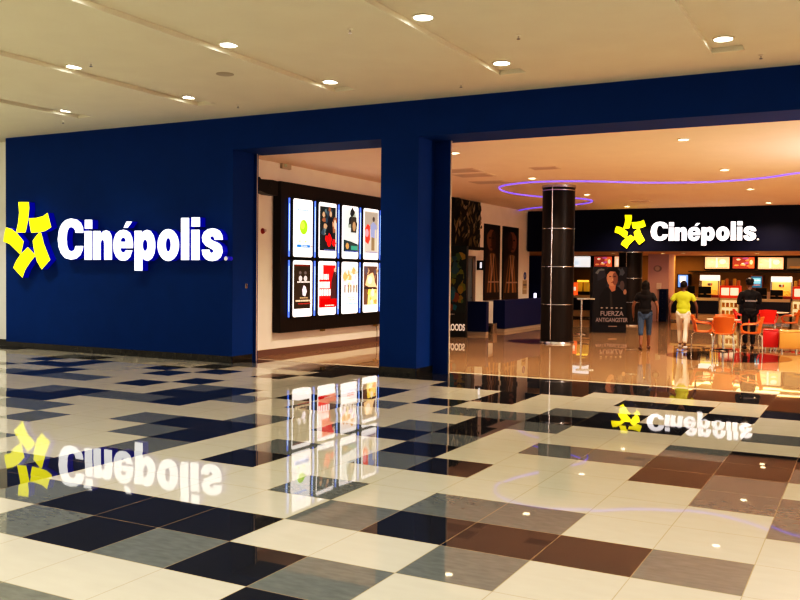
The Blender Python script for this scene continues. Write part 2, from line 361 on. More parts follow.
for X,nm,vis in ((-2.8,'right lobby row',1),(-7.08,'left lobby row',1),(1.6,'far right lobby row',0),(6,'outermost lobby row',0)):
    for i,y in enumerate((15.2,19.85,24.4,29.0)):
        downlight((X+(.13 if X<-7 and i==0 else 0),y,HL),M_glow_o,f'small warm downlight, {nm}, {LBL[i]}','lobby ceiling downlights',r=.085,power=LP*(1.5 if i==0 else 1),col=(1,.72,.50),blend=.7,ang=140)
for i,x in enumerate((613,663,683,757)):
    p=onZ(x,253,zb+.02); downlight(tuple(p),M_glow_o,'tiny downlight in the serving area ceiling, '+('first','second','third','fourth')[i]+' from the left','serving area downlights',r=.07,power=50,col=(1,.6,.22),ang=150)
# air vents
for q,l in (((460,170.5),'nearer'),((474,175),'middle'),((490,182),'farther')):
    p=onZ(*q,HL); bm=B(); box(bm,-.45,.45,-.3,.3,-.012,0,.003)
    t=thing('air_vent',f'rectangular ceiling air vent just right of the blue column, the {l} of three','air vent',p,0,'lobby air vents by the column'); obj('grille_frame',bm,mat('vent_paint',(.7,.56,.44),.7),t)
    bm=B()
    for k in range(6): box(bm,-.38,.38,-.24+k*.09,-.2+k*.09,-.02,-.012)
    obj('louvre',bm,mat('vent_slat',(.6,.47,.36),.7),t)
for q,l in (((545,168),'small flush ceiling vent above the round dark pillar'),((640,201),'small flush ceiling vent in front of the dark sign band')):
    p=onZ(*q,HL); t=thing('air_vent',l,'air vent',p); obj('grille_frame',box(B(),-.3,.3,-.2,.2,-.012,0,.003),MATS['vent_paint'],t)
    bm=B()
    for k in range(4): box(bm,-.25,.25,-.15+k*.08,-.11+k*.08,-.02,-.012)
    obj('louvre',bm,MATS['vent_slat'],t)
# led ribbon
pts=[(-.2,20.3),(-1.41,20.95),(-2.08,21.6),(-2.77,22.0),(-3.69,22.15),(-4.99,21.7),(-5.78,21.1),(-6.62,20.7),(-7.36,20.62),(-8.11,20.98),(-8.6,21.6),(-8.85,22.6),(-8.79,23.65),(-8.39,24.66),(-7.75,25.28),(-7.49,25.91),(-7.55,26.6),(-7.98,27.3),(-8.6,27.75),(-9.38,28.08),(-10.29,28.69),(-10.94,29.4)]
def crom(P,n=6):
    out=[]
    for i in range(len(P)-1):
        p0,p1,p2,p3=[Vector(P[min(max(j,0),len(P)-1)]) for j in (i-1,i,i+1,i+2)]
        for k in range(n):
            t=k/n; out.append(.5*((2*p1)+(-p0+p2)*t+(2*p0-5*p1+4*p2-p3)*t*t+(-p0+3*p1-3*p2+p3)*t**3))
    out.append(Vector(P[-1])); return out
cv=crom(pts); bm=B(); vs=[]
for i,p in enumerate(cv):
    tn=(cv[min(i+1,len(cv)-1)]-cv[max(i-1,0)]).normalized(); nrm=Vector((-tn.y,tn.x))
    a=p+nrm*.008; b=p-nrm*.008
    vs.append([bm.verts.new((*a,HL-.001)),bm.verts.new((*b,HL-.001)),bm.verts.new((*b,HL-.03)),bm.verts.new((*a,HL-.03))])
for a,b in zip(vs,vs[1:]):
    for k in range(4): bm.faces.new((a[k],a[(k+1)%4],b[(k+1)%4],b[k]))
o=obj('led_light_strip',bm,mat('violet_led',(.3,.2,1),.5,emit=(.15,.09,1),es=1.15)); tag(o,'winding violet blue led strip curving across the lobby ceiling','light strip')
# ------------------------------------------------------------------ round pillars
def pillar(label,c,r,hz,seams,seamang):
    t=thing('round_pillar',label,'pillar',(c[0],c[1],0))
    obj('shaft',lathe(B(),[(0,.05),(r,.05),(r,hz-.06),(0,hz-.06)],seg=48),M_dark,t,True)
    bm=B()
    for z in seams: lathe(bm,[(r,z-.011),(r+.006,z-.011),(r+.006,z+.011),(r,z+.011)],seg=48)
    obj('seam_band',bm,M_metal,t,True)
    bm=B()
    for a in (seamang,seamang+PI*.75,seamang-PI*.6):
        tube(bm,[((r)*math.cos(a),(r)*math.sin(a),.1),((r)*math.cos(a),(r)*math.sin(a),hz-.07)],.012,6)
    obj('vertical_seam',bm,M_metal,t)
    obj('base_ring',lathe(B(),[(0,0),(r+.03,0),(r+.02,.045),(r,.05),(0,.05)],seg=48),M_metal,t,True)
    obj('top_ring',lathe(B(),[(0,hz-.06),(r+.02,hz-.06),(r+.02,hz),(0,hz)],seg=48),M_metal,t,True)
    return t
d=22.62; R_=ray(557.5,280); c=CAMP+R_*(d/R_.dot(FW)); ang=math.atan2(-R_.y,-R_.x)
pillar('thick round pillar clad in dark brown panels with silver seams, in the lobby foreground',(c.x,c.y),.41,HL,[.985,1.94,2.90,3.87],ang-.40)
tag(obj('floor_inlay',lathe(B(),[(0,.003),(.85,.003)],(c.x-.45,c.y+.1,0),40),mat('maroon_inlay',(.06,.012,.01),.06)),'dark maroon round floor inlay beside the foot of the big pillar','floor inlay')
d=30.9; R_=ray(630.3,280); c=CAMP+R_*(d/R_.dot(FW)); c.y=max(c.y,YFA+.36)
pillar('slimmer looking dark round pillar standing behind the tall movie standee',(c.x,c.y),.40,zb+.02,[.82,1.65],ang-.45)
# ------------------------------------------------------------------ poster board
XB=XW+.2
p0=onX(281,181,XB); p1=onX(281,333,XB); yb0=p0.y; zt=p0.z; zbm=p1.z; yb1=21.2
t=thing('poster_display_board','huge dark wood board on the lobby side wall holding eight lit movie posters','display board',(XB,yb0,zbm))
def L(bm): return bm
bm=box(B(),XW-XB+.004,0,0,yb1-yb0,0,zt-zbm,.01); obj('board_panel',bm,M_dark,t)
M_tube=mat('blue_tube',(.1,.2,1),.4,emit=(.12,.25,1),es=.9); M_tubew=mat('white_tube',(.6,.8,1),.4,emit=(.4,.65,1),es=1.5)
yc=[onX(x,260,XB+.04).y for x in (302.5,327,349.5,370.5)]; pitch=(yc[3]-yc[0])/3
print('poster pitch',yc,pitch)
zr=[(onX(302.5,199.5,XB+.04).z,onX(302.5,257,XB+.04).z),(onX(302.5,260.5,XB+.04).z,onX(302.5,316.5,XB+.04).z)]
hw=pitch*.37
for i in range(5):
    y=yc[0]+(i-.5)*pitch
    for (a,b) in zr:
        bm=B(); tube(bm,[(.03,y-yb0,b-zbm+.0),(.03,y-yb0,a-zbm)],.019,8); obj('light_tube',bm,M_tube,t)
        bm=B(); tube(bm,[(.05,y-yb0-.022,b-zbm+.12),(.05,y-yb0-.022,a-zbm-.12)],.007,8); obj('light_tube_core',bm,M_tubew,t)
W_=(1,1,1); K_=(.01,.01,.01)
def lightbox(i,j,label,paint):
    y=yc[0]+i*pitch; a,b=zr[j]; hgt=a-b
    t=thing('poster_lightbox',label,'movie poster',(XB,y,b),0,'lit movie posters on the dark board')
    bm=B(); prof=[]
    box(bm,.002,.045,-hw-.05,hw+.05,-.028,hgt+.028,.01); obj('frame',bm,M_black,t)
    # rounded diffuser
    r=.05; out=[]
    for (cx_,cz_,a0) in ((hw-r,r,-PI/2),(hw-r,hgt-r,0),(-hw+r,hgt-r,PI/2),(-hw+r,r,PI)):
        for k in range(5): out.append((cx_+r*math.cos(a0+k*PI/8),cz_+r*math.sin(a0+k*PI/8)))
    obj('diffuser',prism(B(),out,lambda u,v,d:(.045+d,u,v),0,.006),mat('lightbox_white',(1,1,1),.4,emit=(1,1,1),es=1.15),t)
    A=Art(lambda u,v,d:(.0515+d,-hw+2*hw*u,hgt*v)); paint(A); A.build('artwork',ART,t)
def p_green(A):
    A.lines(.2,.8,.80,.028,(.25,.4,.9),5); A.ell(.5,.74,.02,.008,(.3,.5,.9))
    A.ell(.5,.52,.21,.13,(.35,.75,.02)); A.ell(.44,.55,.12,.07,(.55,.9,.08)); A.ell(.3,.27,.05,.02,(.5,.8,.2)); A.ell(.6,.27,.05,.02,(.5,.8,.2))
    A.rect(.14,.84,.165,.215,(.02,.2,.7)); A.lines(.35,.65,.18,.02,(.8,.9,1),5); A.ell(.87,.19,.03,.018,(.8,.1,.05))
def p_noir(A):
    A.rect(.04,.96,.13,.93,(.015,.02,.02)); A.blobs(16,.1,.9,.4,.88,[(.1,.16,.18),(.25,.1,.05),(.5,.3,.18),(.04,.07,.1)],.06,.16,4)
    A.poly([(.45,.3),(.75,.35),(.7,.7),(.62,.86),(.5,.82),(.42,.6)],(.01,.01,.015)); A.ell(.6,.8,.07,.05,(.55,.35,.22)); A.ell(.2,.78,.07,.05,(.5,.33,.2)); A.ell(.85,.62,.06,.09,(.7,.5,.38))
    A.blobs(8,.35,.85,.25,.42,[(.75,.01,.01)],.08,.15,9); A.lines(.2,.9,.135,.02,(.1,.12,.4),9)
def p_drive(A):
    A.rect(.05,.95,.13,.93,(.72,.8,.78)); A.blobs(7,.45,.9,.55,.9,[(.12,.11,.08),(.3,.35,.3),(.02,.02,.02)],.1,.2,5); A.rect(.5,.85,.5,.8,(.04,.035,.025)); A.ell(.7,.62,.1,.09,(.4,.25,.14))
    A.poly([(.05,.13),(.95,.13),(.95,.28),(.5,.33),(.05,.36)],(.03,.05,.05)); A.ell(.28,.24,.1,.06,(.55,.28,.1)); A.rect(.5,.9,.17,.25,(.05,.3,.22)); A.lines(.15,.9,.135,.02,(.05,.08,.4),9)
def p_park(A):
    A.rect(.05,.95,.13,.95,(.55,.5,.42)); A.rect(.05,.95,.6,.93,(.35,.3,.25)); A.poly([(.1,.35),(.3,.3),(.42,.4),(.4,.55),(.42,.65),(.25,.7),(.08,.6)],(.85,.05,.03)); A.ell(.2,.52,.12,.08,(1,.3,.35))
    A.rect(.5,.72,.18,.5,(.25,.18,.1)); A.poly([(.45,.45),(.85,.42),(.85,.68),(.6,.75),(.45,.68)],(.25,.3,.55)); A.ell(.64,.8,.08,.05,(.06,.05,.04)); A.rect(.72,.8,.2,.6,(.6,.55,.4)); A.lines(.15,.9,.135,.02,(.2,.15,.35),9)
def p_brown(A):
    A.rect(.03,.9,.14,.93,(.03,.018,.01)); A.rect(.1,.85,.9,.915,(.2,.02,.01)); A.ell(.37,.68,.09,.05,(.6,.55,.55)); A.ell(.63,.68,.09,.05,(.6,.55,.55)); A.ell(.35,.78,.07,.03,(.12,.1,.1)); A.ell(.62,.78,.07,.03,(.12,.1,.1))
    A.lines(.2,.82,.605,.025,(.85,.8,.75),8); A.poly([(.45,.38),(.58,.36),(.66,.45),(.6,.53),(.5,.56),(.42,.48)],(.7,.65,.75)); A.lines(.3,.7,.325,.02,(.5,.35,.2),5); A.lines(.06,.88,.27,.03,(.75,.6,.4),9,3); A.lines(.15,.8,.225,.018,(.4,.03,.02),9)
def p_red(A):
    A.rect(.03,.97,.14,.93,(.72,.01,.01)); A.rect(.0,.25,.76,.92,(1,.9,.88)); A.lines(.0,.55,.66,.1,(1,.95,.95),4); A.lines(.0,.6,.5,.12,(1,.95,.95),5,4); A.lines(.0,.62,.36,.12,(1,.95,.95),4,5); A.poly([(.6,.3),(.95,.3),(.92,.8),(.85,.88),(.78,.8),(.66,.62)],(.06,.02,.02)); A.ell(.86,.84,.06,.04,(.6,.35,.25)); A.rect(.03,.97,.16,.3,(.45,.0,.0)); A.lines(.3,.8,.17,.02,(.9,.8,.7),6)
def p_group(A):
    A.rect(.05,.95,.42,.93,(.95,.88,.8)); A.blobs(14,.1,.9,.5,.85,[(.8,.4,.15),(.75,.55,.75),(.95,.75,.4),(.7,.6,.8)],.07,.17,11); 
    for u in (.15,.35,.5,.68,.85): A.rect(u-.04,u+.03,.4,.56,(.12,.07,.04)); A.ell(u,.8,.04,.03,(.65,.4,.25))
    A.lines(.3,.7,.3,.02,(.9,.2,.1),5); A.lines(.3,.7,.25,.03,(.9,.3,.15),4); A.lines(.12,.8,.18,.03,(.1,.35,.8),8)
def p_fire(A):
    A.rect(.03,.95,.15,.93,(.12,.06,.04)); A.blobs(10,.1,.9,.65,.9,[(.5,.3,.15),(.25,.15,.1),(.1,.08,.1)],.08,.16,13); A.poly([(.1,.55),(.25,.75),(.6,.8),(.75,.6),(.9,.5),(.4,.5)],(.95,.6,.3)); A.ell(.4,.65,.14,.08,(1,.85,.6)); A.rect(.03,.8,.47,.51,(.03,.02,.02)); A.poly([(.25,.15),(.3,.46),(.85,.46),(.9,.15)],(1,.8,.25)); A.blobs(8,.3,.85,.2,.44,[(1,.9,.6),(.95,.3,.1),(1,.7,.1)],.06,.14,17)
for a in ((0,0,'white lit movie poster with a round green shape and blue bar, upper left',p_green),(1,0,'dark lit movie poster with a red splash, second in the top row',p_noir),(2,0,'pale lit movie poster with a dark standing shape, third in the top row',p_drive),(3,0,'lit movie poster with red and blue figures beside the column, top row',p_park),
          (0,1,'dark brown lit movie poster with small white shapes, lower left of the board',p_brown),(1,1,'red lit movie poster with large white lettering blocks, lower row',p_red),(2,1,'white lit movie poster with a row of colourful people, lower row',p_group),(3,1,'yellow and orange lit movie poster beside the column, lower row',p_fire)): lightbox(*a)
for y_ in (15.9+.8,19.1):
    bm=B(); box(bm,0,.08,-.05,.05,-.05,.0,.005); o=obj('board_clip',bm,mat('brass',(.4,.3,.1),.3,1),None,False,(XW+.08,y_,zbm)); tag(o,'small brass clip under the poster board, '+('nearer' if y_<17 else 'farther')+' one','clip')
bm=B(); y=onX(376,330,XW).y; tube(bm,[(XW+.03,y-.15,zbm+.02),(XW+.03,y-.03,zbm-.06),(XW+.03,y,zbm-.2),(XW+.03,y,.02)],.008,6); tag(obj('power_cable',bm,M_black,None,True),'thin black power cable hanging from the poster board to the floor','cable')
# wall speaker beside board
p=onX(266,186,XW+.25); t=thing('wall_speaker','black wall mounted speaker at the near top corner of the poster board','speaker',(XW,p.y,p.z))
bm=B(); prism(bm,[(-.42,.0),(-.3,.15),(-.25,.11),(.12,.13),(.3,.12),(.3,-.17),(.02,-.17),(-.28,-.12),(-.4,-.05)],lambda u,v,d:(.12+d,u,v),0,.2); obj('cabinet',bm,M_black,t)
obj('wall_bracket',box(B(),0,.14,-.05,.05,-.05,.05,.005),M_black,t)
obj('speaker_grille',lathe(B(),[(0,.0),(.06,.004),(.065,0)],(0,0,0),20),M_black,t,True,(.325,.05,.02)).rotation_euler=(0,PI/2,0)
# emergency light, alarm
p=onX(284.5,163.5,XW); t=thing('emergency_light','small beige emergency light box high on the wall above the poster board','emergency light',(XW,p.y,p.z)); obj('housing',box(B(),0,.07,-.16,.16,-.12,.1,.01),mat('beige_plastic',(.5,.42,.3),.4),t)
obj('lens',box(B(),.07,.078,-.1,-.02,-.08,-.02,.002),mat('lens_green',(.45,.55,.42),.2),t); obj('lamp_head',lathe(B(),[(0,0),(.03,0),(.03,.04),(0,.04)],(.04,.04,.1),12),M_black,t)
p=onX(262.5,231,XW); t=thing('fire_alarm','small round red fire alarm on the wall left of the poster board','fire alarm',(XW,p.y,p.z)); o=obj('bell',lathe(B(),[(0,.05),(.04,.04),(.055,.02),(.06,0),(0,0)],seg=24),mat('alarm_red',(.35,.02,.01),.35),t,True); o.rotation_euler=(0,PI/2,0)
o=obj('sounder',lathe(B(),[(0,.02),(.03,.02),(.03,0)],seg=12),mat('alarm_pale',(.6,.5,.45),.4),t,True,(.055,.01,.01)); o.rotation_euler=(0,PI/2,0)
# ------------------------------------------------------------------ wall posters
def wallposter(label,x0,x1,yt,yb,paint,name='wall_poster'):
    a=onX(x0,yt,XW+.02); b=onX(x1,yb,XW+.02); w=b.y-a.y; h_=onX(x0,yb if False else yt,XW+.02).z-onX(x0,yb,XW+.02).z
    t=thing(name,label,'poster',(XW,a.y,a.z-h_)); obj('backing',box(B(),0,.03,0,w,0,h_,.004),M_black,t)
    A=Art(lambda u,v,d:(.0305+d,w*u,h_*v)); A.rect(0,1,0,1,(.01,.008,.006)); paint(A); A.build('artwork',ARTD,t)
def wp_forest(A):
    R=random.Random(3)
    for k in range(85):
        u,v=R.uniform(.04,.96),R.uniform(.08,.97); a=R.uniform(.6,2.2); L_=R.uniform(.04,.13); w_=R.uniform(.008,.022); c=R.choice([(.05,.04,.02),(.12,.09,.04),(.22,.16,.07),(.02,.02,.015),(.32,.25,.16)])
        dx,dy=math.cos(a)*L_,math.sin(a)*L_; A.poly([(u-dx,v-dy),(u+dy*w_/L_*2,v-dx*w_/L_*2),(u+dx,v+dy),(u-dy*w_/L_*2,v+dx*w_/L_*2)],c)
    A.rect(0,1,0,.06,(.008,.006,.004))
def face(A,flip,c1):
    f=(lambda u:1-u) if flip else (lambda u:u)
    A.rect(.05,.95,.04,.98,(.02,.009,.006)); A.ell(f(.40),.80,.26,.15,c1); A.ell(f(.56),.79,.16,.13,(.05,.018,.01)); A.poly([(f(.05),1),(f(.95),1),(f(.9),.88),(f(.7),.93),(f(.35),.93),(f(.12),.86)],(.006,.004,.004))
    A.ell(f(.32),.82,.07,.012,(.02,.008,.005)); A.ell(f(.52),.82,.06,.012,(.01,.005,.004)); A.poly([(f(.40),.82),(f(.46),.74),(f(.36),.74)],(.12,.045,.02)); A.ell(f(.40),.70,.07,.01,(.05,.01,.008))
    A.poly([(f(.0),.0),(f(.05),.5),(f(.3),.66),(f(.6),.64),(f(.95),.5),(f(1),.0)],(.05,.022,.01))
    for (a_,b_,c_) in ((.12,.35,(.26,.11,.03)),(.3,.42,(.42,.2,.07)),(.62,.5,(.33,.15,.05)),(.85,.6,(.2,.09,.03))): A.poly([(f(a_),.03),(f(b_),.62),(f(b_+.05),.62),(f(a_+.12),.03)],c_)
    A.poly([(f(.3),.6),(f(.44),.25),(f(.6),.6),(f(.55),.62),(f(.44),.34),(f(.35),.62)],(.45,.3,.2)); A.rect(.2,.9,.23,.25,(.4,.26,.18)); A.rect(.05,.95,.03,.1,(.03,.015,.01))
wallposter('large dark poster with tangled brown foliage high on the lobby side wall',451.5,479.5,197,248.3,wp_forest)
wallposter('tall dark poster of a shadowed face and brown robe, the left of the pair',484.5,499,223.5,300.3,lambda A:face(A,0,(.2,.08,.04)))
wallposter('tall dark poster of a shadowed face and brown robe, the right of the pair',503,517.5,226,300.3,lambda A:face(A,1,(.22,.08,.05)))
# doorway on left wall
a=onX(462,258,XW); b=onX(474.3,258,XW); t=thing('door','grey blue door set in the lobby side wall below the foliage poster','door',(XW,a.y,0))
w=b.y-a.y; leaf=obj('door_leaf',box(B(),0,.02,.08,w-.2,0,a.z,.003),mat('door_grey_blue',(.10,.13,.15),.4),t)
bm=B(); box(bm,0,.05,0,.08,0,a.z+.06); box(bm,0,.05,w-.2,w,0,a.z+.06); box(bm,0,.05,0,w,a.z,a.z+.08); obj('door_frame',bm,mat('door_frame_brown',(.16,.11,.08),.4),t)
obj('handle',tube(B(),[(.02,w-.3,1.0),(.07,w-.3,1.0),(.07,w-.42,1.0)],.012,8),M_metal,leaf)
# small projecting lit sign
p=onX(477,270,XW); t=thing('projecting_sign','small black projecting sign with a glowing white symbol beside the door','sign',(XW,p.y,p.z))
obj('sign_body',box(B(),0,.22,-.03,.03,0,.3,.006),M_black,t); A=Art(lambda u,v,d:(.22*u,-.031-d,.3*v)); A.rect(.5,.8,.2,.8,(.9,.9,1)); A.build('symbol',ARTM,t)
p=onX(524.5,276,XW); t=thing('wall_notice','small blue round pictogram notice on the cream wall near the back corner','notice',(XW,p.y,p.z)); A=Art(lambda u,v,d:(.012+d,.35*u-.17,.35*v-.17)); A.ell(.5,.5,.4,.4,(.03,.05,.3)); A.ell(.5,.5,.12,.2,(.5,.5,.6)); obj('plate',box(B(),0,.012,-.18,.18,-.18,.18,.003),M_cream,t); A.build('pictogram',ARTD,t)
p=onX(524.5,287,XW); t=thing('wall_notice','pale lettered notice under the blue pictogram on the cream wall','notice',(XW,p.y,p.z)); obj('plate',box(B(),0,.012,-.2,.2,-.25,.25,.003),mat('notice_tan',(.5,.38,.2),.4),t); A=Art(lambda u,v,d:(.012+d,.4*u-.2,.5*v-.25)); A.lines(.1,.9,.6,.1,(.05,.05,.1),3); A.lines(.1,.9,.3,.1,(.8,.75,.6),3); A.build('lettering',ARTD,t)
# low barrier walls
M_navy=mat('barrier_navy',(.003,.008,.06),.45,spec=.15)
def barrier(label,x0,x1,y0,y1,z1):
    t=thing('low_barrier',label,'barrier',(x0,y0,0)); obj('panel',box(B(),0,x1-x0,0,y1-y0,.09,z1,.006),M_navy,t); obj('kick_plate',box(B(),.005,x1-x0-.005,.005,y1-y0-.005,0,.09),mat('kick_steel',(.5,.45,.38),.3,.6),t)
barrier('low navy partition against the lobby side wall under the door',XW+.02,-9.62,23.3,23.5,.95)
barrier('long low navy partition running back from the gap toward the counter',-10.08,-9.7,24.96,30.1,.95)
t=thing('turnstile_bin','low steel edged box with a dark front in the gap between the navy partitions','bin',(-10.55,24.3,0)); obj('body',box(B(),0,.75,0,.3,0,.28,.01),mat('bin_steel',(.4,.32,.24),.2,.8),t); obj('front_panel',box(B(),.08,.67,-.01,0,.03,.2,.003),M_black,t)
# navy panel behind, left of serving area
a=Vector((-11.9,31.2,0)); b=onY(541,256,31.2)
tag(obj('wall_panel',box(B(),a.x,b.x,31.2,31.3,0,onY(530,256,31.2).z),M_navy),kind='structure')
a=Vector((XW+.12,30.9,0)); t=thing('lit_wall_strip','short glowing white vertical strip at the end of the navy partition','light',(a.x,30.9,0)); zz=onY(527.5,303,30.9).z,onY(527.5,293,30.9).z
obj('post',box(B(),-.05,.05,.02,.08,0,zz[1],.004),M_black,t); obj('tube',box(B(),-.045,.045,-.01,.02,*zz,.01),mat('cool_glow',(1,1,1),.4,emit=(.75,.75,1),es=2.5),t)
# ------------------------------------------------------------------ standees
CAMYAW=math.radians(28)
def standee(label,c,rz,w,h_,paint,thick=.25):
    t=thing('cardboard_standee',label,'standee',(c[0],c[1],0),rz); obj('board',box(B(),-w/2,w/2,0,thick,0,h_,.004),M_black,t)
    A=Art(lambda u,v,d:(-w/2+w*u,-.0005-d,h_*v),.0003); paint(A); A.build('artwork',ARTD,t); return t
def s_forest(A):
    A.rect(0,1,0,1,(.012,.014,.012)); A.blobs(70,.05,.95,.38,.98,[(.10,.10,.01),(.16,.10,.01),(.04,.07,.02),(.25,.16,.02),(.02,.05,.06),(.01,.015,.01)],.05,.13,31); A.blobs(16,.05,.75,.25,.5,[(.01,.07,.09),(.02,.04,.06),(.12,.03,.01)],.06,.16,33)
    A.rect(0,1,.0,.27,(.01,.009,.008)); A.lines(.2,.7,.245,.012,(.3,.25,.22),7); A.lines(.1,.75,.075,.012,(.35,.2,.03),9)
cr=standee('tall dark jungle patterned movie standee lettered croods, partly behind the blue column',(-10.28,22.1),math.radians(12),1.05,2.5,s_forest)
M_text=mat('white_print',(.75,.68,.64),.5,emit=(.8,.7,.65),es=.25)
text_mesh('title_lettering','CROODS',.25,.003,M_text,cr,Matrix.Translation((0.22,-.04,.26))@Matrix.Rotation(PI/2,4,'X'),.008,.56)
def s_gang(A):
    A.rect(0,1,0,1,(.010,.010,.014)); A.blobs(10,.2,.95,.65,.97,[(.05,.06,.08),(.09,.10,.11),(.02,.02,.03)],.08,.18,41)
    A.poly([(.2,.12),(.2,.55),(.33,.66),(.5,.71),(.75,.7),(.95,.6),(1,.5),(1,.1)],(.006,.006,.008)); A.poly([(.47,.69),(.5,.78),(.68,.74),(.66,.64),(.56,.62)],(.30,.13,.08)); A.ell(.56,.83,.155,.125,(.36,.18,.11)); A.ell(.65,.82,.085,.10,(.15,.065,.045)); A.ell(.42,.83,.02,.03,(.3,.14,.09))
    A.poly([(.38,.85),(.37,.93),(.46,.99),(.68,.995),(.79,.93),(.77,.82),(.72,.87),(.66,.925),(.5,.93),(.43,.89)],(.006,.005,.005)); A.rect(.47,.54,.845,.857,(.02,.01,.008)); A.rect(.6,.67,.845,.857,(.02,.01,.008)); A.rect(.53,.62,.755,.765,(.12,.03,.02)); A.poly([(.55,.79),(.6,.79),(.585,.85)],(.45,.24,.15))
    A.ell(.86,.72,.07,.07,(.07,.05,.05)); A.ell(.95,.62,.05,.04,(.3,.16,.1)); A.poly([(.5,.64),(.56,.6),(.6,.3),(.52,.3)],(.02,.018,.02))
    for u in (.27,.42,.57,.71,.85): A.poly([(u-.045,.375),(u,.388),(u+.045,.375),(u,.364)],(.35,.31,.28))
    A.rect(.47,.73,.09,.103,(.3,.22,.18))
p=onZ(609,332.6,0)
fz=standee('dark movie standee of a man in a black suit lettered fuerza antigangster',(p.x,p.y),CAMYAW+.06,1.04,2.0,s_gang,.3)
for s_,z_,sz,sx in (('FUERZA',.575,.2,1.0),('ANTIGANGSTER',.38,.18,.74)): text_mesh('title_lettering',s_,sz,.003,mat('grey_print',(.26,.22,.24),.6),fz,Matrix.Translation((.07,-.02,z_))@Matrix.Rotation(PI/2,4,'X'),.003,sx)
# rail stand
p=onZ(581,334.5,0); t=thing('queue_rail','slim steel rail stand with a flat top bar left of the man standee','rail',(p.x,p.y,0),CAMYAW)
obj('post',lathe(B(),[(0,0),(.03,0),(.03,1.02),(0,1.02)],seg=16),M_chrome,t,True); obj('foot',lathe(B(),[(0,0),(.16,0),(.16,.015),(.03,.03),(0,.03)],seg=24),M_chrome,t,True); obj('top_bar',box(B(),-.14,.38,-.03,.03,1.02,1.07,.01),M_chrome,t)
# ------------------------------------------------------------------ serving counter
YC=35.0
def P(x,y,Y=YC): return onY(x,y,Y)
M_cc=mat('counter_cream',(.72,.52,.30),.35); M_top=mat('counter_top',(.85,.72,.5),.2)
zt_=P(700,297.5).z; zp1=P(700,300.5).z; zp0=P(700,313.5).z
def counter(label,x0,x1):
    t=thing('serving_counter',label,'counter',(x0,YC,0)); w=x1-x0
    obj('base',box(B(),0,w,.05,.75,0,zp0,.01),M_cc,t); obj('front_panel',box(B(),0,w,.02,.75,zp0,zp1),mat('counter_navy',(.01,.012,.035),.3),t); obj('worktop',box(B(),-.02,w+.02,-.06,.8,zp1,zt_,.01),M_top,t)
    obj('kickboard',box(B(),0,w,.04,.05,0,.07),M_metal,t)
xa,xb,xc_,xd=P(671,300).x,P(718,300).x,P(740,300).x,P(790,300).x
counter('cream topped serving counter with a dark front left of the lit snack case',xa,xb)
counter('cream topped serving counter with a dark front between the two snack cases',xc_,xd)
counter('cream topped counter with a dark front seen between the pillar and the man standee',-13,P(600,300).x)
def snackcase(label,x0,x1,short):
    t=thing('snack_display_case',label,'display case',(x0,YC,0)); w=x1-x0
    bm=B(); box(bm,0,.05,0,.75,0,zt_); box(bm,w-.05,w,0,.75,0,zt_); box(bm,0,w,.55,.75,0,zt_); box(bm,0,w,0,.75,0,P(730,315).z); box(bm,0,w,0,.75,zt_-.08,zt_); obj('cabinet',bm,M_top,t)
    z0=P(730,315).z; z2=zt_-.08; bm=B(); box(bm,.05,w-.05,.05,.54,z0+(z2-z0)*.5,z0+(z2-z0)*.5+.02); obj('shelf',bm,M_top,t)
    obj('light_panel',box(B(),.05,w-.05,.5,.545,z0,z2),mat('case_glow',(1,1,1),.5,emit=(1,.66,.32),es=.75),t)
    k=0
    for j in range(2):
        for i in range(4):
            o=obj('snack_box',box(B(),-.05,.05,-.04,.04,0,.16,.008),mat('snack_yellow' if (i+j)%2 else 'snack_gold',(.8,.45,.08) if (i+j)%2 else (.6,.25,.05),.5),None,False,(x0+.14+(w-.28)*i/3,YC+.2,z0+.002+((z2-z0)*.5+.02)*j))
            tag(o,'small yellow snack box on a shelf of the '+short,'snack box','snack boxes in the '+short)
snackcase('brightly lit snack case between the two counters, behind the tables',P(718,300).x+.03,P(740,300).x-.03,'snack case between the counters')
snackcase('lit snack case at the right end of the counter, near picture edge',P(790,300).x+.03,P(816,300).x,'snack case at the right edge')
# things on counter
def popcorn(label,x0,x1,ytop):
    a=P(x0,297.5,YC+.25); b=P(x1,297.5,YC+.25); zt2=P(x0,ytop,YC+.25).z; w=b.x-a.x; h_=zt2-zt_
    t=thing('popcorn_machine',label,'popcorn machine',(a.x,YC+.25,zt_))
    obj('base',box(B(),0,w,0,.45,0,h_*.12,.01),mat('machine_red',(.4,.03,.01),.3),t); obj('sign_head',box(B(),.02,w-.02,-.01,.45,h_*.76,h_,.02),mat('popcorn_head_glow',(1,1,1),.4,emit=(1,.9,.75),es=1.1),t)
    for u in (0,w-.03):
        for v in (0,.42): obj('corner_post',box(B(),u,u+.03,v,v+.03,h_*.12,h_*.76),M_metal,t)
    obj('back_panel',box(B(),.03,w-.03,.40,.43,h_*.12,h_*.76),mat('popcorn_back_glow',(1,.8,.3),.5,emit=(1,.5,.08),es=.55),t)
    bm=B(); R=random.Random(5)
    for k in range(70):
        u,v=R.uniform(.06,w-.06),R.uniform(.08,.38); z=h_*.13+R.uniform(0,.22)*(1-abs(u/w-.6)); bmesh.ops.create_icosphere(bm,subdivisions=1,radius=.035,matrix=Matrix.Translation((u,v,z)))
    o=obj('popcorn_heap',bm,mat('popcorn',(1,.75,.25),.7,emit=(1,.5,.06),es=.25),t); o['kind']='stuff'
    obj('kettle',lathe(B(),[(0,-.08),(.09,-.06),(.1,.04),(0,.06)],(w*.5,.2,h_*.6),16),M_chrome,t,True)
popcorn('lit popcorn machine on the counter with a white glowing top, near the man in yellow',699,718.5,275)
popcorn('lit popcorn machine with a white glowing top at the right picture edge',770,791.5,276.5)
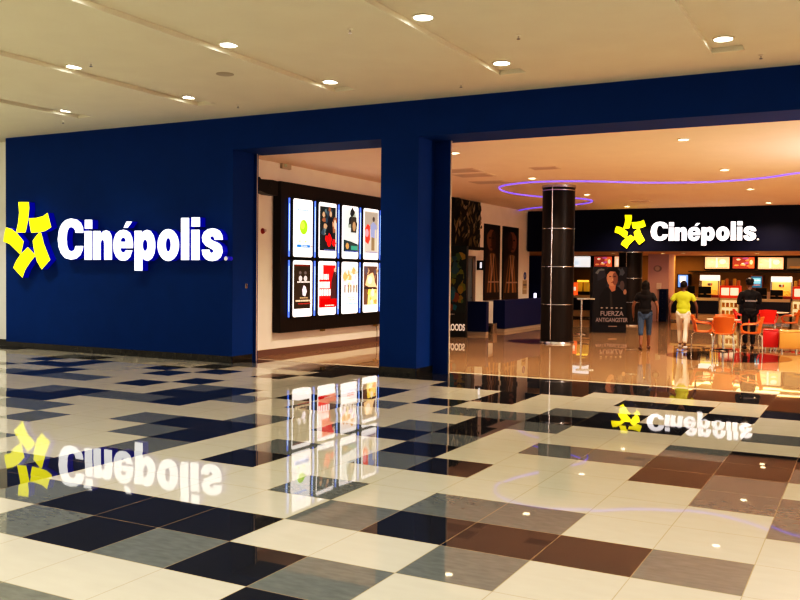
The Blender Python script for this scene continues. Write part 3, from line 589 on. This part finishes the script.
def monitor(label,x,wpx=11,ytop=287,dy=.12):
    a=P(x,297.5,YC+dy); zt2=P(x,ytop,YC+dy).z; w=wpx/26.; h_=zt2-zt_
    t=thing('cash_register',label,'cash register',(a.x,YC+dy,zt_)); obj('screen',box(B(),-w/2,w/2,0,.05,h_*.35,h_,.01),M_black,t); obj('stand',box(B(),-.05,.05,.05,.12,0,h_*.6,.005),M_black,t); obj('drawer',box(B(),-w/2,w/2,-.02,.12,0,h_*.3,.01),M_black,t)
monitor('black cash register in front of the left popcorn machine',704.5,12,286.5,.02)
monitor('black cash register on the counter just right of the man in yellow',691,7,286,.1)
monitor('black cash register on the counter right of the person in black',761,10,288,.1)
monitor('black cash register in front of the right popcorn machine',776.5,11,290,.02)
def warmer(label,x0,x1,yt,Y,short):
    a=P(x0,297.5,Y); b=P(x1,297.5,Y); z=P(x0,yt,Y).z; w=b.x-a.x; h_=z-zt_
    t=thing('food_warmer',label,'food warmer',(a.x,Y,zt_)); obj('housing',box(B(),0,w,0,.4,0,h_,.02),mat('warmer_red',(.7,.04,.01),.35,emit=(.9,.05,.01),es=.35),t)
    obj('lit_window',box(B(),.06,w-.06,-.012,0,h_*.22,h_*.82,.004),mat('warmer_glow',(1,1,1),.4,emit=(1,.6,.38),es=1.0),t)
    bm=B(); box(bm,w*.47,w*.53,-.02,-.012,h_*.22,h_*.82); obj('divider',bm,MATS['warmer_red'],t)
    for k in range(5):
        o=obj('snack_bag',box(B(),-.055,.055,-.04,.04,0,.2+.06*(k%2),.015),mat(('bag_yellow','bag_orange','bag_brown')[k%3],((.8,.55,.05),(.7,.25,.03),(.15,.07,.03))[k%3],.4),None,False,(a.x+.09+(w-.18)*k/4,Y+.2,z)); tag(o,'small snack bag standing on top of the '+short,'snack bag','snack bags on the '+short)
warmer('red lit food warmer between popcorn machine and person in black, on the snack case',719.5,740,285.5,YC+.2,'middle red food warmer')
warmer('red lit food warmer at the right end of the counter, by the picture edge',792.5,815,286.5,YC+.2,'right red food warmer')
p=P(768.8,298,YC+.1); t=thing('paper_holder','small pale leaflet holder on the counter left of the right popcorn machine','leaflet holder',(p.x,p.y,zt_)); obj('leaflet',box(B(),-.06,.06,0,.02,.0,.26,.004),mat('leaflet',(.6,.45,.35),.5),t); obj('foot',box(B(),-.06,.06,-.04,.06,0,.012),M_metal,t)
# left bar items
a=P(574,297.5,YC+.2); t=thing('drink_machine','amber lit drinks machine on the counter right of the big round pillar','drinks machine',(a.x,YC+.2,zt_)); w=.62
obj('body',box(B(),0,w,0,.4,0,.14,.01),M_black,t)
for k in range(2): obj('tank',lathe(B(),[(0,.14),(.12,.14),(.13,.42),(.12,.5),(0,.5)],(.16+.3*k,.2,0),16),mat('amber_tank',(.5,.32,.04),.15,emit=(.6,.35,.02),es=.35),t,True)
obj('lid_lamp',box(B(),.1,w-.1,.05,.35,.52,.6,.02),mat('lid_glow',(1,.7,.1),.4,emit=(1,.5,.05),es=1.5),t)
a=P(573,292,YC+.02); t=thing('price_sign','small red lit sign on the counter edge against the big round pillar','sign',(a.x-.05,YC+.02,zt_)); obj('panel',box(B(),0,.24,0,.03,0,.5,.005),mat('price_red',(.9,.1,.02),.4,emit=(1,.12,.02),es=1.0),t); A=Art(lambda u,v,d:(.24*u,-.001-d,.5*v)); A.rect(.3,.7,.35,.65,(1,.8,.6)); A.build('lettering',ARTM,t)
# pier, purple led light painted into its wall colour, & cabinet
a,b=P(647.5,300,34.9),P(668,300,34.9); tag(obj('wall_pier',box(B(),a.x,b.x,34.9,36,0,zb+.05),mat('purple_lit_wall',(.62,.42,.50),.7)),kind='structure')
a,b=P(668,300,36.2),P(674,300,36.2); tag(obj('wall_return',box(B(),a.x-.05,b.x,36,36.3,0,zb+.05),mat('gold_wall',(.75,.5,.2),.7)),kind='structure')
p=P(657.5,268.5,34.88); t=thing('wall_clock','small grey oval clock high on the purple lit pier','clock',(p.x,34.9,p.z)); o=obj('case',lathe(B(),[(0,.04),(.12,.04),(.14,.02),(.14,0),(0,0)],seg=24),mat('clock_grey',(.35,.25,.28),.4),t,True); o.rotation_euler=(PI/2,0,0); o.scale=(1.1,.85,1)
o=obj('dial',lathe(B(),[(0,.003),(.09,0)],seg=24),mat('clock_dial',(.6,.5,.5),.4),t,True,(0,-.041,0)); o.rotation_euler=(PI/2,0,0)
p=P(659,286,34.88); t=thing('hand_dispenser','small white dispenser on the purple lit pier above the navy cabinet','dispenser',(p.x,34.9,p.z)); obj('case',box(B(),-.09,.09,-.08,0,-.12,.12,.02),mat('dispenser_white',(.75,.65,.7),.4),t); obj('spout',box(B(),-.03,.03,-.1,-.02,-.16,-.12,.008),M_metal,t)
a,b=P(658.5,320,34.5),P(666,320,34.5); zc=P(660,289,34.5).z; t=thing('navy_cabinet','tall navy cabinet standing against the purple lit pier right of the woman','cabinet',(a.x,34.5,0)); w=b.x-a.x
obj('carcass',box(B(),0,w,.02,.38,0,zc,.01),M_navy,t)
for k in range(6): f_=obj('drawer',box(B(),.02,w-.02,0,.02,.04+k*(zc-.06)/6,.02+(k+1)*(zc-.06)/6,.004),M_navy,t); obj('knob',box(B(),w/2-.02,w/2+.02,-.02,0,.1+k*(zc-.06)/6,.12+k*(zc-.06)/6),M_metal,f_)
# menus
def menu(label,x0,x1,y0,y1,paint,name='menu_screen',Y=37.6,cat='menu screen',m_=None,fr=None):
    a=P(x0,y1,Y); b=P(x1,y0,Y); w=b.x-a.x; h_=b.z-a.z
    t=thing(name,label,cat,(a.x,Y,a.z),0,None); obj('frame',box(B(),-.04,w+.04,0,YBK-Y,-.04,h_+.04,.01),fr or M_black,t)
    A=Art(lambda u,v,d:(w*u,-.001-d,h_*v)); paint(A); A.build('screen',m_ or ARTM,t)
def m_white(A): A.rect(0,1,0,1,(1,1,1)); A.lines(.1,.9,.75,.05,(.6,.8,1),7); A.rect(.1,.35,.2,.6,(.7,.85,1))
def m_food(A,s=3):
    A.rect(0,1,0,1,(1,.6,.35)); A.ell(.25,.55,.18,.3,(1,.85,.4)); A.ell(.7,.5,.2,.33,(1,.7,.3)); A.ell(.72,.6,.13,.2,(1,.95,.8)); A.rect(.45,.52,.1,.9,(1,.95,.85)); A.lines(.05,.95,.05,.06,(.9,.3,.2),9,s); A.blobs(8,.1,.9,.3,.8,[(1,.9,.6),(1,.5,.2),(1,.8,.5)],.05,.12,s)
def m_red(A): A.rect(0,1,0,1,(.3,.05,.03)); A.blobs(14,.1,.9,.2,.9,[(.9,.3,.1),(.6,.1,.15),(.9,.7,.5),(.4,.1,.3)],.08,.2,8); A.rect(.75,1,.05,.95,(.9,.15,.05)); A.ell(.86,.55,.07,.2,(.9,.8,.4))
def m_blue(A): A.rect(0,1,0,1,(.12,.3,1)); A.rect(.15,.8,.45,.9,(.5,.65,1)); A.ell(.45,.5,.25,.25,(.9,.95,1))
def m_kiosk(A): A.rect(0,1,0,1,(.02,.12,.25)); A.rect(.12,.88,.35,.85,(.15,.5,.8)); A.lines(.15,.85,.6,.1,(.6,.9,1),4); A.lines(.15,.85,.2,.06,(.7,.3,.2),5)
def m_off(A): A.rect(0,1,0,1,(.10,.07,.04)); A.rect(.1,.9,.1,.25,(.2,.1,.03))
menu('bright white menu screen just right of the big round pillar',573,590.5,256.5,267,m_white)
menu('red and orange picture screen above the man standee',594,612,256.5,267.5,m_red)
menu('narrow pale orange screen touching the second pillar',614.5,619,256.5,267.5,lambda A:(A.rect(0,1,0,1,(.95,.55,.35)),A.rect(.4,.8,.2,.8,(1,.85,.6))))
menu('orange food menu screen, leftmost over the main counter',705,729.5,257,268.5,m_food)
menu('dark red picture screen between the two orange menu screens',732.5,754.5,257,268.5,m_red)
menu('orange food menu screen, second over the main counter',758,783.5,257.5,269,lambda A:m_food(A,6))
menu('dim dark menu screen at the right edge over the counter',787,812,258,269,m_off)
menu('glowing blue screen on the back wall above the man in yellow',678,688,275,287,m_blue,'wall_display',37.3,'screen')
menu('small blue kiosk screen with dark red frame behind the person in black',751,762,276.5,287.5,m_kiosk,'wall_display',37.3,'screen',None,mat('dark_red_frame',(.10,.02,.01),.4))
# back shelf line
tag(obj('trim_4',box(B(),P(690,270,37.6).x,8,37.2,37.9,P(700,270.5,37.6).z-.06,P(700,270.5,37.6).z-.02),M_black),kind='structure')
# ------------------------------------------------------------------ cafe floor patch, tables, chairs, ottomans
ca=onZ(664,356,0); cb=onZ(790,359.5,0); cc=(ca+cb)/2; rr=(cb-ca).length/2
tag(obj('floor_inlay',lathe(B(),[(0,.0035),(rr,.0035)],(cc.x,cc.y+.25,0),64),mat('dark_inlay',(.02,.010,.008),.05)),'large dark round floor inlay beneath the cafe table and chairs','floor inlay')
M_or=mat('orange_shell',(.62,.13,.015),.35); M_rd=mat('red_shell',(.72,.015,.01),.35)
def make_chair(name,label,m_):
    t=thing(name,label,'chair')
    def plate(fn,nu,nv,th):
        bm=B(); g=[[bm.verts.new(fn(i/nu,j/nv)) for j in range(nv+1)] for i in range(nu+1)]
        for i in range(nu):
            for j in range(nv): bm.faces.new((g[i][j],g[i+1][j],g[i+1][j+1],g[i][j+1]))
        bmesh.ops.recalc_face_normals(bm,faces=bm.faces); bmesh.ops.solidify(bm,geom=bm.faces[:],thickness=th); return bm
    # faces +Y (front), back at -Y
    obj('seat',plate(lambda u,v:((u-.5)*(.40+.04*v),-.19+.41*v,.445+.03*(2*u-1)**2-.02*math.sin(v*PI)-.02*max(0,v-.8)*5*.2),8,8,.014),m_,t,True)
    def bk(u,v):
        w=.34+.12*v; z=.46+.35*v; return ((u-.5)*w,-.20-.06*v-.02*v*v+.07*(2*u-1)**2,z+.015*math.sin(u*PI)*v)
    obj('backrest',plate(bk,10,8,.014),m_,t,True)
    for s in (-1,1):
        pts=[(s*.215,-.20,.74),(s*.265,-.10,.665),(s*.275,.06,.65),(s*.265,.17,.635),(s*.25,.215,.59),(s*.225,.20,.50),(s*.20,.14,.455)]
        obj('armrest',tube(B(),[Vector(p) for p in crom([Vector(q) for q in pts],4)],.014,8),m_,t,True)
        for (y0,y1) in ((.14,.21),(-.15,-.23)): obj('leg',tube(B(),[(s*.17,y0,.43),(s*.20,y1,.38),(s*.235,y1*1.08,.006)],.011,8),M_chrome,t,True)
    return t
def place(o,p,rz): o.location=(p.x,p.y,0); o.rotation_euler=(0,0,rz)
ch=make_chair('cafe_chair','orange shell cafe chair with steel legs seen from behind, nearest the camera',M_or); ch['group']='orange cafe chairs'
pc=onZ(723,353,0); tb=onZ(723.5,349.5,0)
pT=pc+Vector((pc.x,pc.y,0)).normalized()*.62
place(ch,pc,.14)
fw=Vector((pc.x,pc.y,0)).normalized(); rt=Vector((fw.y,-fw.x,0))
for (p,rz,l) in ((pT-rt*.46-fw*.05,.14-PI/2,'orange shell cafe chair on the left of the round table, seen from the side'),(pT+rt*.60-fw*.12,.14+PI/2-.05,'orange shell cafe chair on the right of the round table, beside the person in black'),(pT+fw*.62+rt*.02,.14+PI,'orange shell cafe chair on the far side of the near round table')):
    c=copy_tree(ch); place(c,p,rz); c['label']=l
def make_table(label,p):
    t=thing('cafe_table',label,'table',(p.x,p.y,0)); obj('tabletop',lathe(B(),[(0,.715),(.36,.715),(.38,.725),(.38,.74),(0,.74)],seg=40),mat('table_top_white',(.7,.62,.55),.15),t,True)
    obj('pedestal',lathe(B(),[(0,.02),(.03,.02),(.03,.715),(0,.715)],seg=16),M_chrome,t,True)
    bm=B()
    for k in range(4): a=k*PI/2+CAMYAW; tube(bm,[(0,0,.035),(.3*math.cos(a),.3*math.sin(a),.015)],[.022,.012],8)
    obj('foot',bm,M_black,t); return t
make_table('round pale cafe table with orange chairs standing on the dark inlay',pT)
q=onZ(774,338,0)
make_table('round pale cafe table further back with red chairs near the ottomans',q)
ch2=make_chair('cafe_chair','red shell cafe chair seen from behind at the far round table',M_rd); ch2['group']='red cafe chairs'
place(ch2,q-rt*.2-fw*.5,.10)
c=copy_tree(ch2); place(c,onZ(742,338,0),-PI/2+.1); c['label']='red shell cafe chair mostly hidden behind the person in black'
c=copy_tree(ch); place(c,q+rt*.42+fw*.1,PI/2+.05); c['label']='orange shell cafe chair on the right of the far table, above the tan ottoman'
def ottoman(label,p,w,dp,m_,hh=.46):
    t=thing('ottoman',label,'ottoman',(p.x,p.y,0),.10)
    obj('cushion',box(B(),-w/2,w/2,0,dp,.07,hh,.03),m_,t,True); obj('top_panel',box(B(),-w/2+.01,w/2-.01,.01,dp-.01,hh,hh+.03,.012),m_,t,True)
    for x in (-w/2+.06,0,w/2-.06):
        for y in (.05,dp-.05): obj('foot',lathe(B(),[(0,0),(.02,0),(.02,.075),(0,.075)],(x,y,0),12),M_chrome,t,True)
p=onZ(770.5,350.5,0); ottoman('square red upholstered ottoman left of the tan one',p,.35,.5,mat('red_vinyl',(.5,.01,.01),.4))
p=onZ(796.5,352.5,0); ottoman('wide tan upholstered ottoman at the right edge of the picture',p,.74,.6,mat('tan_vinyl',(.55,.26,.06),.4))
# ------------------------------------------------------------------ people
def evalmesh(o):
    dg=bpy.context.evaluated_depsgraph_get(); me=bpy.data.meshes.new_from_object(o.evaluated_get(dg)); return me
def skin(chains,sub=1):
    """chains: list of lists of (x,y,z,r); shared points by equal coords"""
    bm=B(); vm={}; me=bpy.data.meshes.new('s'); rad=[]; edges=[]; vs=[]
    def vid(p):
        k=tuple(round(c,4) for c in p[:3])
        if k not in vm: vm[k]=len(vs); vs.append(p[:3]); rad.append(p[3:] if len(p)>4 else (p[3],p[3]))
        return vm[k]
    for c in chains:
        ids=[vid(p) for p in c]
        for a,b in zip(ids,ids[1:]): edges.append((a,b))
    bm.free(); me.from_pydata(vs,edges,[]); o=bpy.data.objects.new('s',me); COL.objects.link(o)
    md=o.modifiers.new('k','SKIN'); md.use_smooth_shade=True
    for i,r in enumerate(rad): me.skin_vertices[0].data[i].radius=r
    me.skin_vertices[0].data[0].use_root=True
    sb=o.modifiers.new('b','SUBSURF'); sb.levels=sub; sb.render_levels=sub
    bpy.context.view_layer.update(); r=evalmesh(o); bpy.data.objects.remove(o); return r
def fuse(meshes,extra=None,vox=.012,smooth=4):
    bm=B()
    for m_ in meshes: bm.from_mesh(m_)
    if extra: extra(bm)
    me=bpy.data.meshes.new('f'); bm.to_mesh(me); bm.free(); o=bpy.data.objects.new('f',me); COL.objects.link(o)
    r=o.modifiers.new('r','REMESH'); r.mode='VOXEL'; r.voxel_size=vox; r.use_smooth_shade=True
    s=o.modifiers.new('s','SMOOTH'); s.iterations=smooth; s.factor=.5
    bpy.context.view_layer.update(); q=evalmesh(o); bpy.data.objects.remove(o); return q
def part(name,me,m_,parent):
    me.materials.clear(); me.materials.append(m_); me.name=name
    for p in me.polygons: p.use_smooth=True
    o=bpy.data.objects.new(name,me); COL.objects.link(o); o.parent=parent; return o
def ball(bm,c,s,rot=None):
    mt=Matrix.Translation(c)@(rot or Matrix())@Matrix.Diagonal((*s,1)); bmesh.ops.create_icosphere(bm,subdivisions=3,radius=1,matrix=mt)
def person(label,loc,rz,S,J,skinc,top,pants,shoe,hair,longhair=False,capri=False,female=False,sleeve='short',cap=None,held=None):
    t=thing('person',label,'person',loc,rz)
    v=lambda k:Vector(J[k])
    sh=.165 if female else .19
    def chain(keys,rs): return [(*v(k),r) for k,r in zip(keys,rs)]
    body=[chain(['pelvis','waist','chest','neckb','neck','head0'],[.085,.085,.115,.06,.05,.05])]
    for s in 'LR':
        body.append(chain(['pelvis','hip'+s,'mid'+s,'knee'+s,'calf'+s,'ankle'+s],[.085,.075,.065,.05,.052,.033]))
        body.append(chain(['ankle'+s,'toe'+s],[.033,.028]))
        body.append(chain(['chest','sh'+s,'el'+s,'wr'+s,'palm'+s],[.115,.05,.038,.026,.024]))
    bmesh_main=skin(body)
    fing=[]
    for s in 'LR':
        w=v('wr'+s); p=v('palm'+s); d=(p-w).normalized(); side=Vector((0,1,0)) if abs(d.y)<.7 else Vector((0,0,1)); side=(side-d*side.dot(d)).normalized(); inn=d.cross(side)
        if s=='R': inn=-inn
        for k,(o_,L_) in enumerate(((-.028,.058),(-.010,.070),(.010,.074),(.028,.066))):
            a=p+side*o_*.8; b=p+d*.03+side*o_; c_=b+d*L_*.5; e=c_+d*L_*.4+inn*L_*.3*(-1)
            fing.append(skin([[(*a,.010),(*b,.010),(*c_,.009),(*e,.007)]]))
        a=p+side*.015; b=p+side*.035+d*.005; c_=b+side*.02+d*.03; fing.append(skin([[(*a,.011),(*b,.010),(*c_,.008)]]))
    hd=v('head')
    def headx(bm):
        ball(bm,hd,(.074,.092,.112)); ball(bm,hd+Vector((0,.03,-.055)),(.052,.055,.055))
        ball(bm,hd+Vector((0,.095,-.012)),(.012,.018,.022)); ball(bm,hd+Vector((.076,.0,-.01)),(.012,.022,.032)); ball(bm,hd+Vector((-.076,.0,-.01)),(.012,.022,.032))
        ball(bm,hd+Vector((0,.083,-.052)),(.024,.008,.007))
        ball(bm,v('chest')+Vector((0,0,.02)),(.15,.09,.13)); ball(bm,v('pelvis'),(.11,.07,.08))
    part('body',fuse([bmesh_main]+fing,headx,.011,2),skinc,t)
    for s in (-1,1):
        bm=B(); ball(bm,hd+Vector((s*.03,.086,.012)),(.011,.006,.007)); obj('eye',bm,M_black,t,True)
    # shirt
    sl={'short':('mid',.5),'long':('full',1)}[sleeve]
    ch_=[[(*v('pelvis')+Vector((0,0,.04)),.125,.105) if False else (*(v('pelvis')+Vector((0,0,.02))),.13),(*v('waist'),.12),(*v('chest'),.135),(*(v('neckb')-Vector((0,0,.02))),.065)]]
    for s in 'LR':
        a=v('sh'+s); e=v('el'+s); w=v('wr'+s)
        if sleeve=='short': ch_.append([(*v('chest'),.135),(*a,.072),(*(a+(e-a)*.62),.062)])
        else: ch_.append([(*v('chest'),.135),(*a,.074),(*e,.055),(*(e+(w-e)*.92),.040)])
    def shx(bm): ball(bm,v('chest')+Vector((0,0,.03)),(sh+.01,.115,.15)); ball(bm,v('waist'),(sh*.86,.112,.16)); ball(bm,v('pelvis')+Vector((0,0,.01)),(.17,.128,.11))
    part('shirt',fuse([skin(ch_)],shx,.014,3),top,t)
    ch_=[]
    for s in 'LR':
        k=v('knee'+s); an=v('ankle'+s); endp=k+(an-k)*(.42 if capri else .93)
        ch_.append([(*v('pelvis'),.115),(*v('hip'+s),.098),(*v('mid'+s),.085),(*k,.068),(*(k+(endp-k)*.5),.066),(*endp,.062)])
    part('trousers',fuse([skin(ch_)],lambda bm:ball(bm,v('pelvis')-Vector((0,0,.03)),(.155,.12,.12)),.014,3),pants,t)
    for s in 'LR':
        a=v('ankle'+s); b=v('toe'+s); bm=B(); d=(b-a); d.z=0; L_=d.length; an=math.atan2(d.y,d.x)
        ball(bm,Vector(((a.x+b.x)/2,(a.y+b.y)/2,.045+min(a.z,b.z)-.035)),(L_*.5+.055,.046,.045),Matrix.Rotation(an,4,'Z')); obj('shoe',bm,shoe,t,True)
    def hx(bm):
        ball(bm,hd+Vector((0,-.018,.028)),(.083,.094,.1))
        if longhair: ball(bm,hd+Vector((0,-.045,-.06)),(.10,.07,.13)); ball(bm,hd+Vector((0,-.075,-.19)),(.115,.05,.14)); ball(bm,hd+Vector((0,-.025,.02)),(.092,.1,.105))
    part('hair',fuse([],hx,.01,2),hair,t)
    if cap: 
        bm=B(); lathe(bm,[(.09,.03),(.097,.05),(.09,.10),(.05,.135),(0,.14)],hd,24); box(bm,hd.x-.06,hd.x+.06,hd.y+.06,hd.y+.16,hd.z+.035,hd.z+.047,.004); obj('cap',bm,cap,t,True)
    return t
def pose(female=False,arms='down',stride=.0,H_=1.6,lean=0):
    k=H_/1.6; sh=.165 if female else .19; J={}
    J['pelvis']=(0,0,.86); J['waist']=(0,.0,1.0); J['chest']=(0,.0,1.19); J['neckb']=(0,-.005,1.33); J['neck']=(0,0,1.37); J['head0']=(0,.01,1.43); J['head']=(0,.018,1.485)
    for s,sg in (('L',-1),('R',1)):
        st_=stride*sg
        J['hip'+s]=(sg*.085,0,.80); J['mid'+s]=(sg*.09,st_*.35,.62); J['knee'+s]=(sg*.09,st_*.75+.01,.455); J['calf'+s]=(sg*.088,st_*.95-.01,.30 if st_>=0 else .31); J['ankle'+s]=(sg*.085,st_*1.4-.03 if st_>=0 else st_*1.9,.075 if st_>=0 else .11); J['toe'+s]=(sg*.10,J['ankle'+s][1]+.14,.03 if st_>=0 else .035)
        J['sh'+s]=(sg*sh,0,1.27)
        if arms=='down': J['el'+s]=(sg*(sh+.11),-.03-st_*.3,1.0); J['wr'+s]=(sg*(sh+.10),.05-st_*.6,.78); J['palm'+s]=(sg*(sh+.095),.07-st_*.7,.715)
        else: J['el'+s]=(sg*(sh+.045),.03,1.02); J['wr'+s]=(sg*.07,.22,1.12); J['palm'+s]=(sg*.02,.255,1.155)
    return {a:(b[0]*k,b[1]*k,b[2]*k) for a,b in J.items()}
SK=mat('brown_skin',(.16,.06,.025),.5); SK2=mat('deep_brown_skin',(.09,.035,.018),.5); HR=mat('black_hair',(.008,.006,.005),.45,spec=.12)
p=onZ(644.5,349.5,0)
person('woman in a black top and rolled denim trousers with long dark hair, walking away',(p.x,p.y,0),(.22),1,pose(True,'down',.12,1.62),SK,mat('black_top',(.008,.007,.008),.7,spec=.12),mat('denim',(.03,.06,.12),.8,noise=.3,nscale=30),mat('brown_sandal',(.08,.03,.015),.5),HR,True,True,True)
p=onZ(682.5,348.5,0)
person('man in a lime yellow t-shirt and white trousers walking toward the counter',(p.x,p.y,0),(.05),1,pose(False,'down',-.17,1.62),SK2,mat('lime_shirt',(.42,.46,.015),.7),mat('white_trousers',(.72,.62,.52),.7),mat('white_shoe',(.5,.5,.55),.5),HR)
p=onZ(748.5,349.6,0)
g_=person('person in an all black uniform and cap standing with hands raised by the chairs',(p.x,p.y,0),(.35),1,pose(False,'up',.03,1.7),SK2,mat('black_uniform',(.007,.007,.009),.6,spec=.12),mat('black_trousers',(.006,.006,.008),.7,spec=.12),M_black,HR,sleeve='long',cap=mat('black_cap',(.012,.012,.014),.5,spec=.12))
A=Art(lambda u,v,d:(-.13+.26*u,-.128-d,1.14+.05*v),.001); A.lines(0,1,.1,.8,(.22,.22,.24),9); A.build('back_lettering',ARTD,g_)
p=P(780.5,310,36.1)
person('staff member in dark clothes behind the counter beside the right popcorn machine',(p.x,36.15,0),PI+.2,1,pose(False,'down',0,1.62),SK,mat('dark_staff_shirt',(.02,.012,.01),.7,spec=.12),MATS['black_trousers'],M_black,HR)
# ------------------------------------------------------------------ light
w=bpy.data.worlds.new('world'); sc.world=w; w.use_nodes=True; w.node_tree.nodes['Background'].inputs[0].default_value=(1,.88,.68,1); w.node_tree.nodes['Background'].inputs[1].default_value=WS
def area(name,loc,rot,sx,sy,e,col):
    Ld=bpy.data.lights.new(name,'AREA'); Ld.shape='RECTANGLE'; Ld.size=sx; Ld.size_y=sy; Ld.energy=e; Ld.color=col
    o=bpy.data.objects.new(name,Ld); COL.objects.link(o); o.location=loc; o.rotation_euler=rot; return o
area('serving_area_light',(-4,36.6,zb),(0,0,0),9,.8,SA,(1,.55,.18))
Lp=bpy.data.lights.new('lobby_right_fill_light','POINT'); Lp.energy=SP; Lp.color=(1,.82,.72); Lp.shadow_soft_size=.6; o=bpy.data.objects.new('lobby_right_fill_light',Lp); COL.objects.link(o); o.location=(1.2,17.2,3.1)  # unseen point lamp added at the right to brighten the lobby ceiling
sc.view_settings.view_transform='Standard'; sc.view_settings.look='None'; sc.view_settings.exposure=0; sc.view_settings.gamma=1

vs_=sc.view_settings; vs_.use_curve_mapping=True; cm=vs_.curve_mapping; c_=cm.curves[3]
c_.points[0].location=(0,0); c_.points[1].location=(1,1); c_.points.new(.02,.010); c_.points.new(.10,.075); c_.points.new(.45,.5); cm.update()
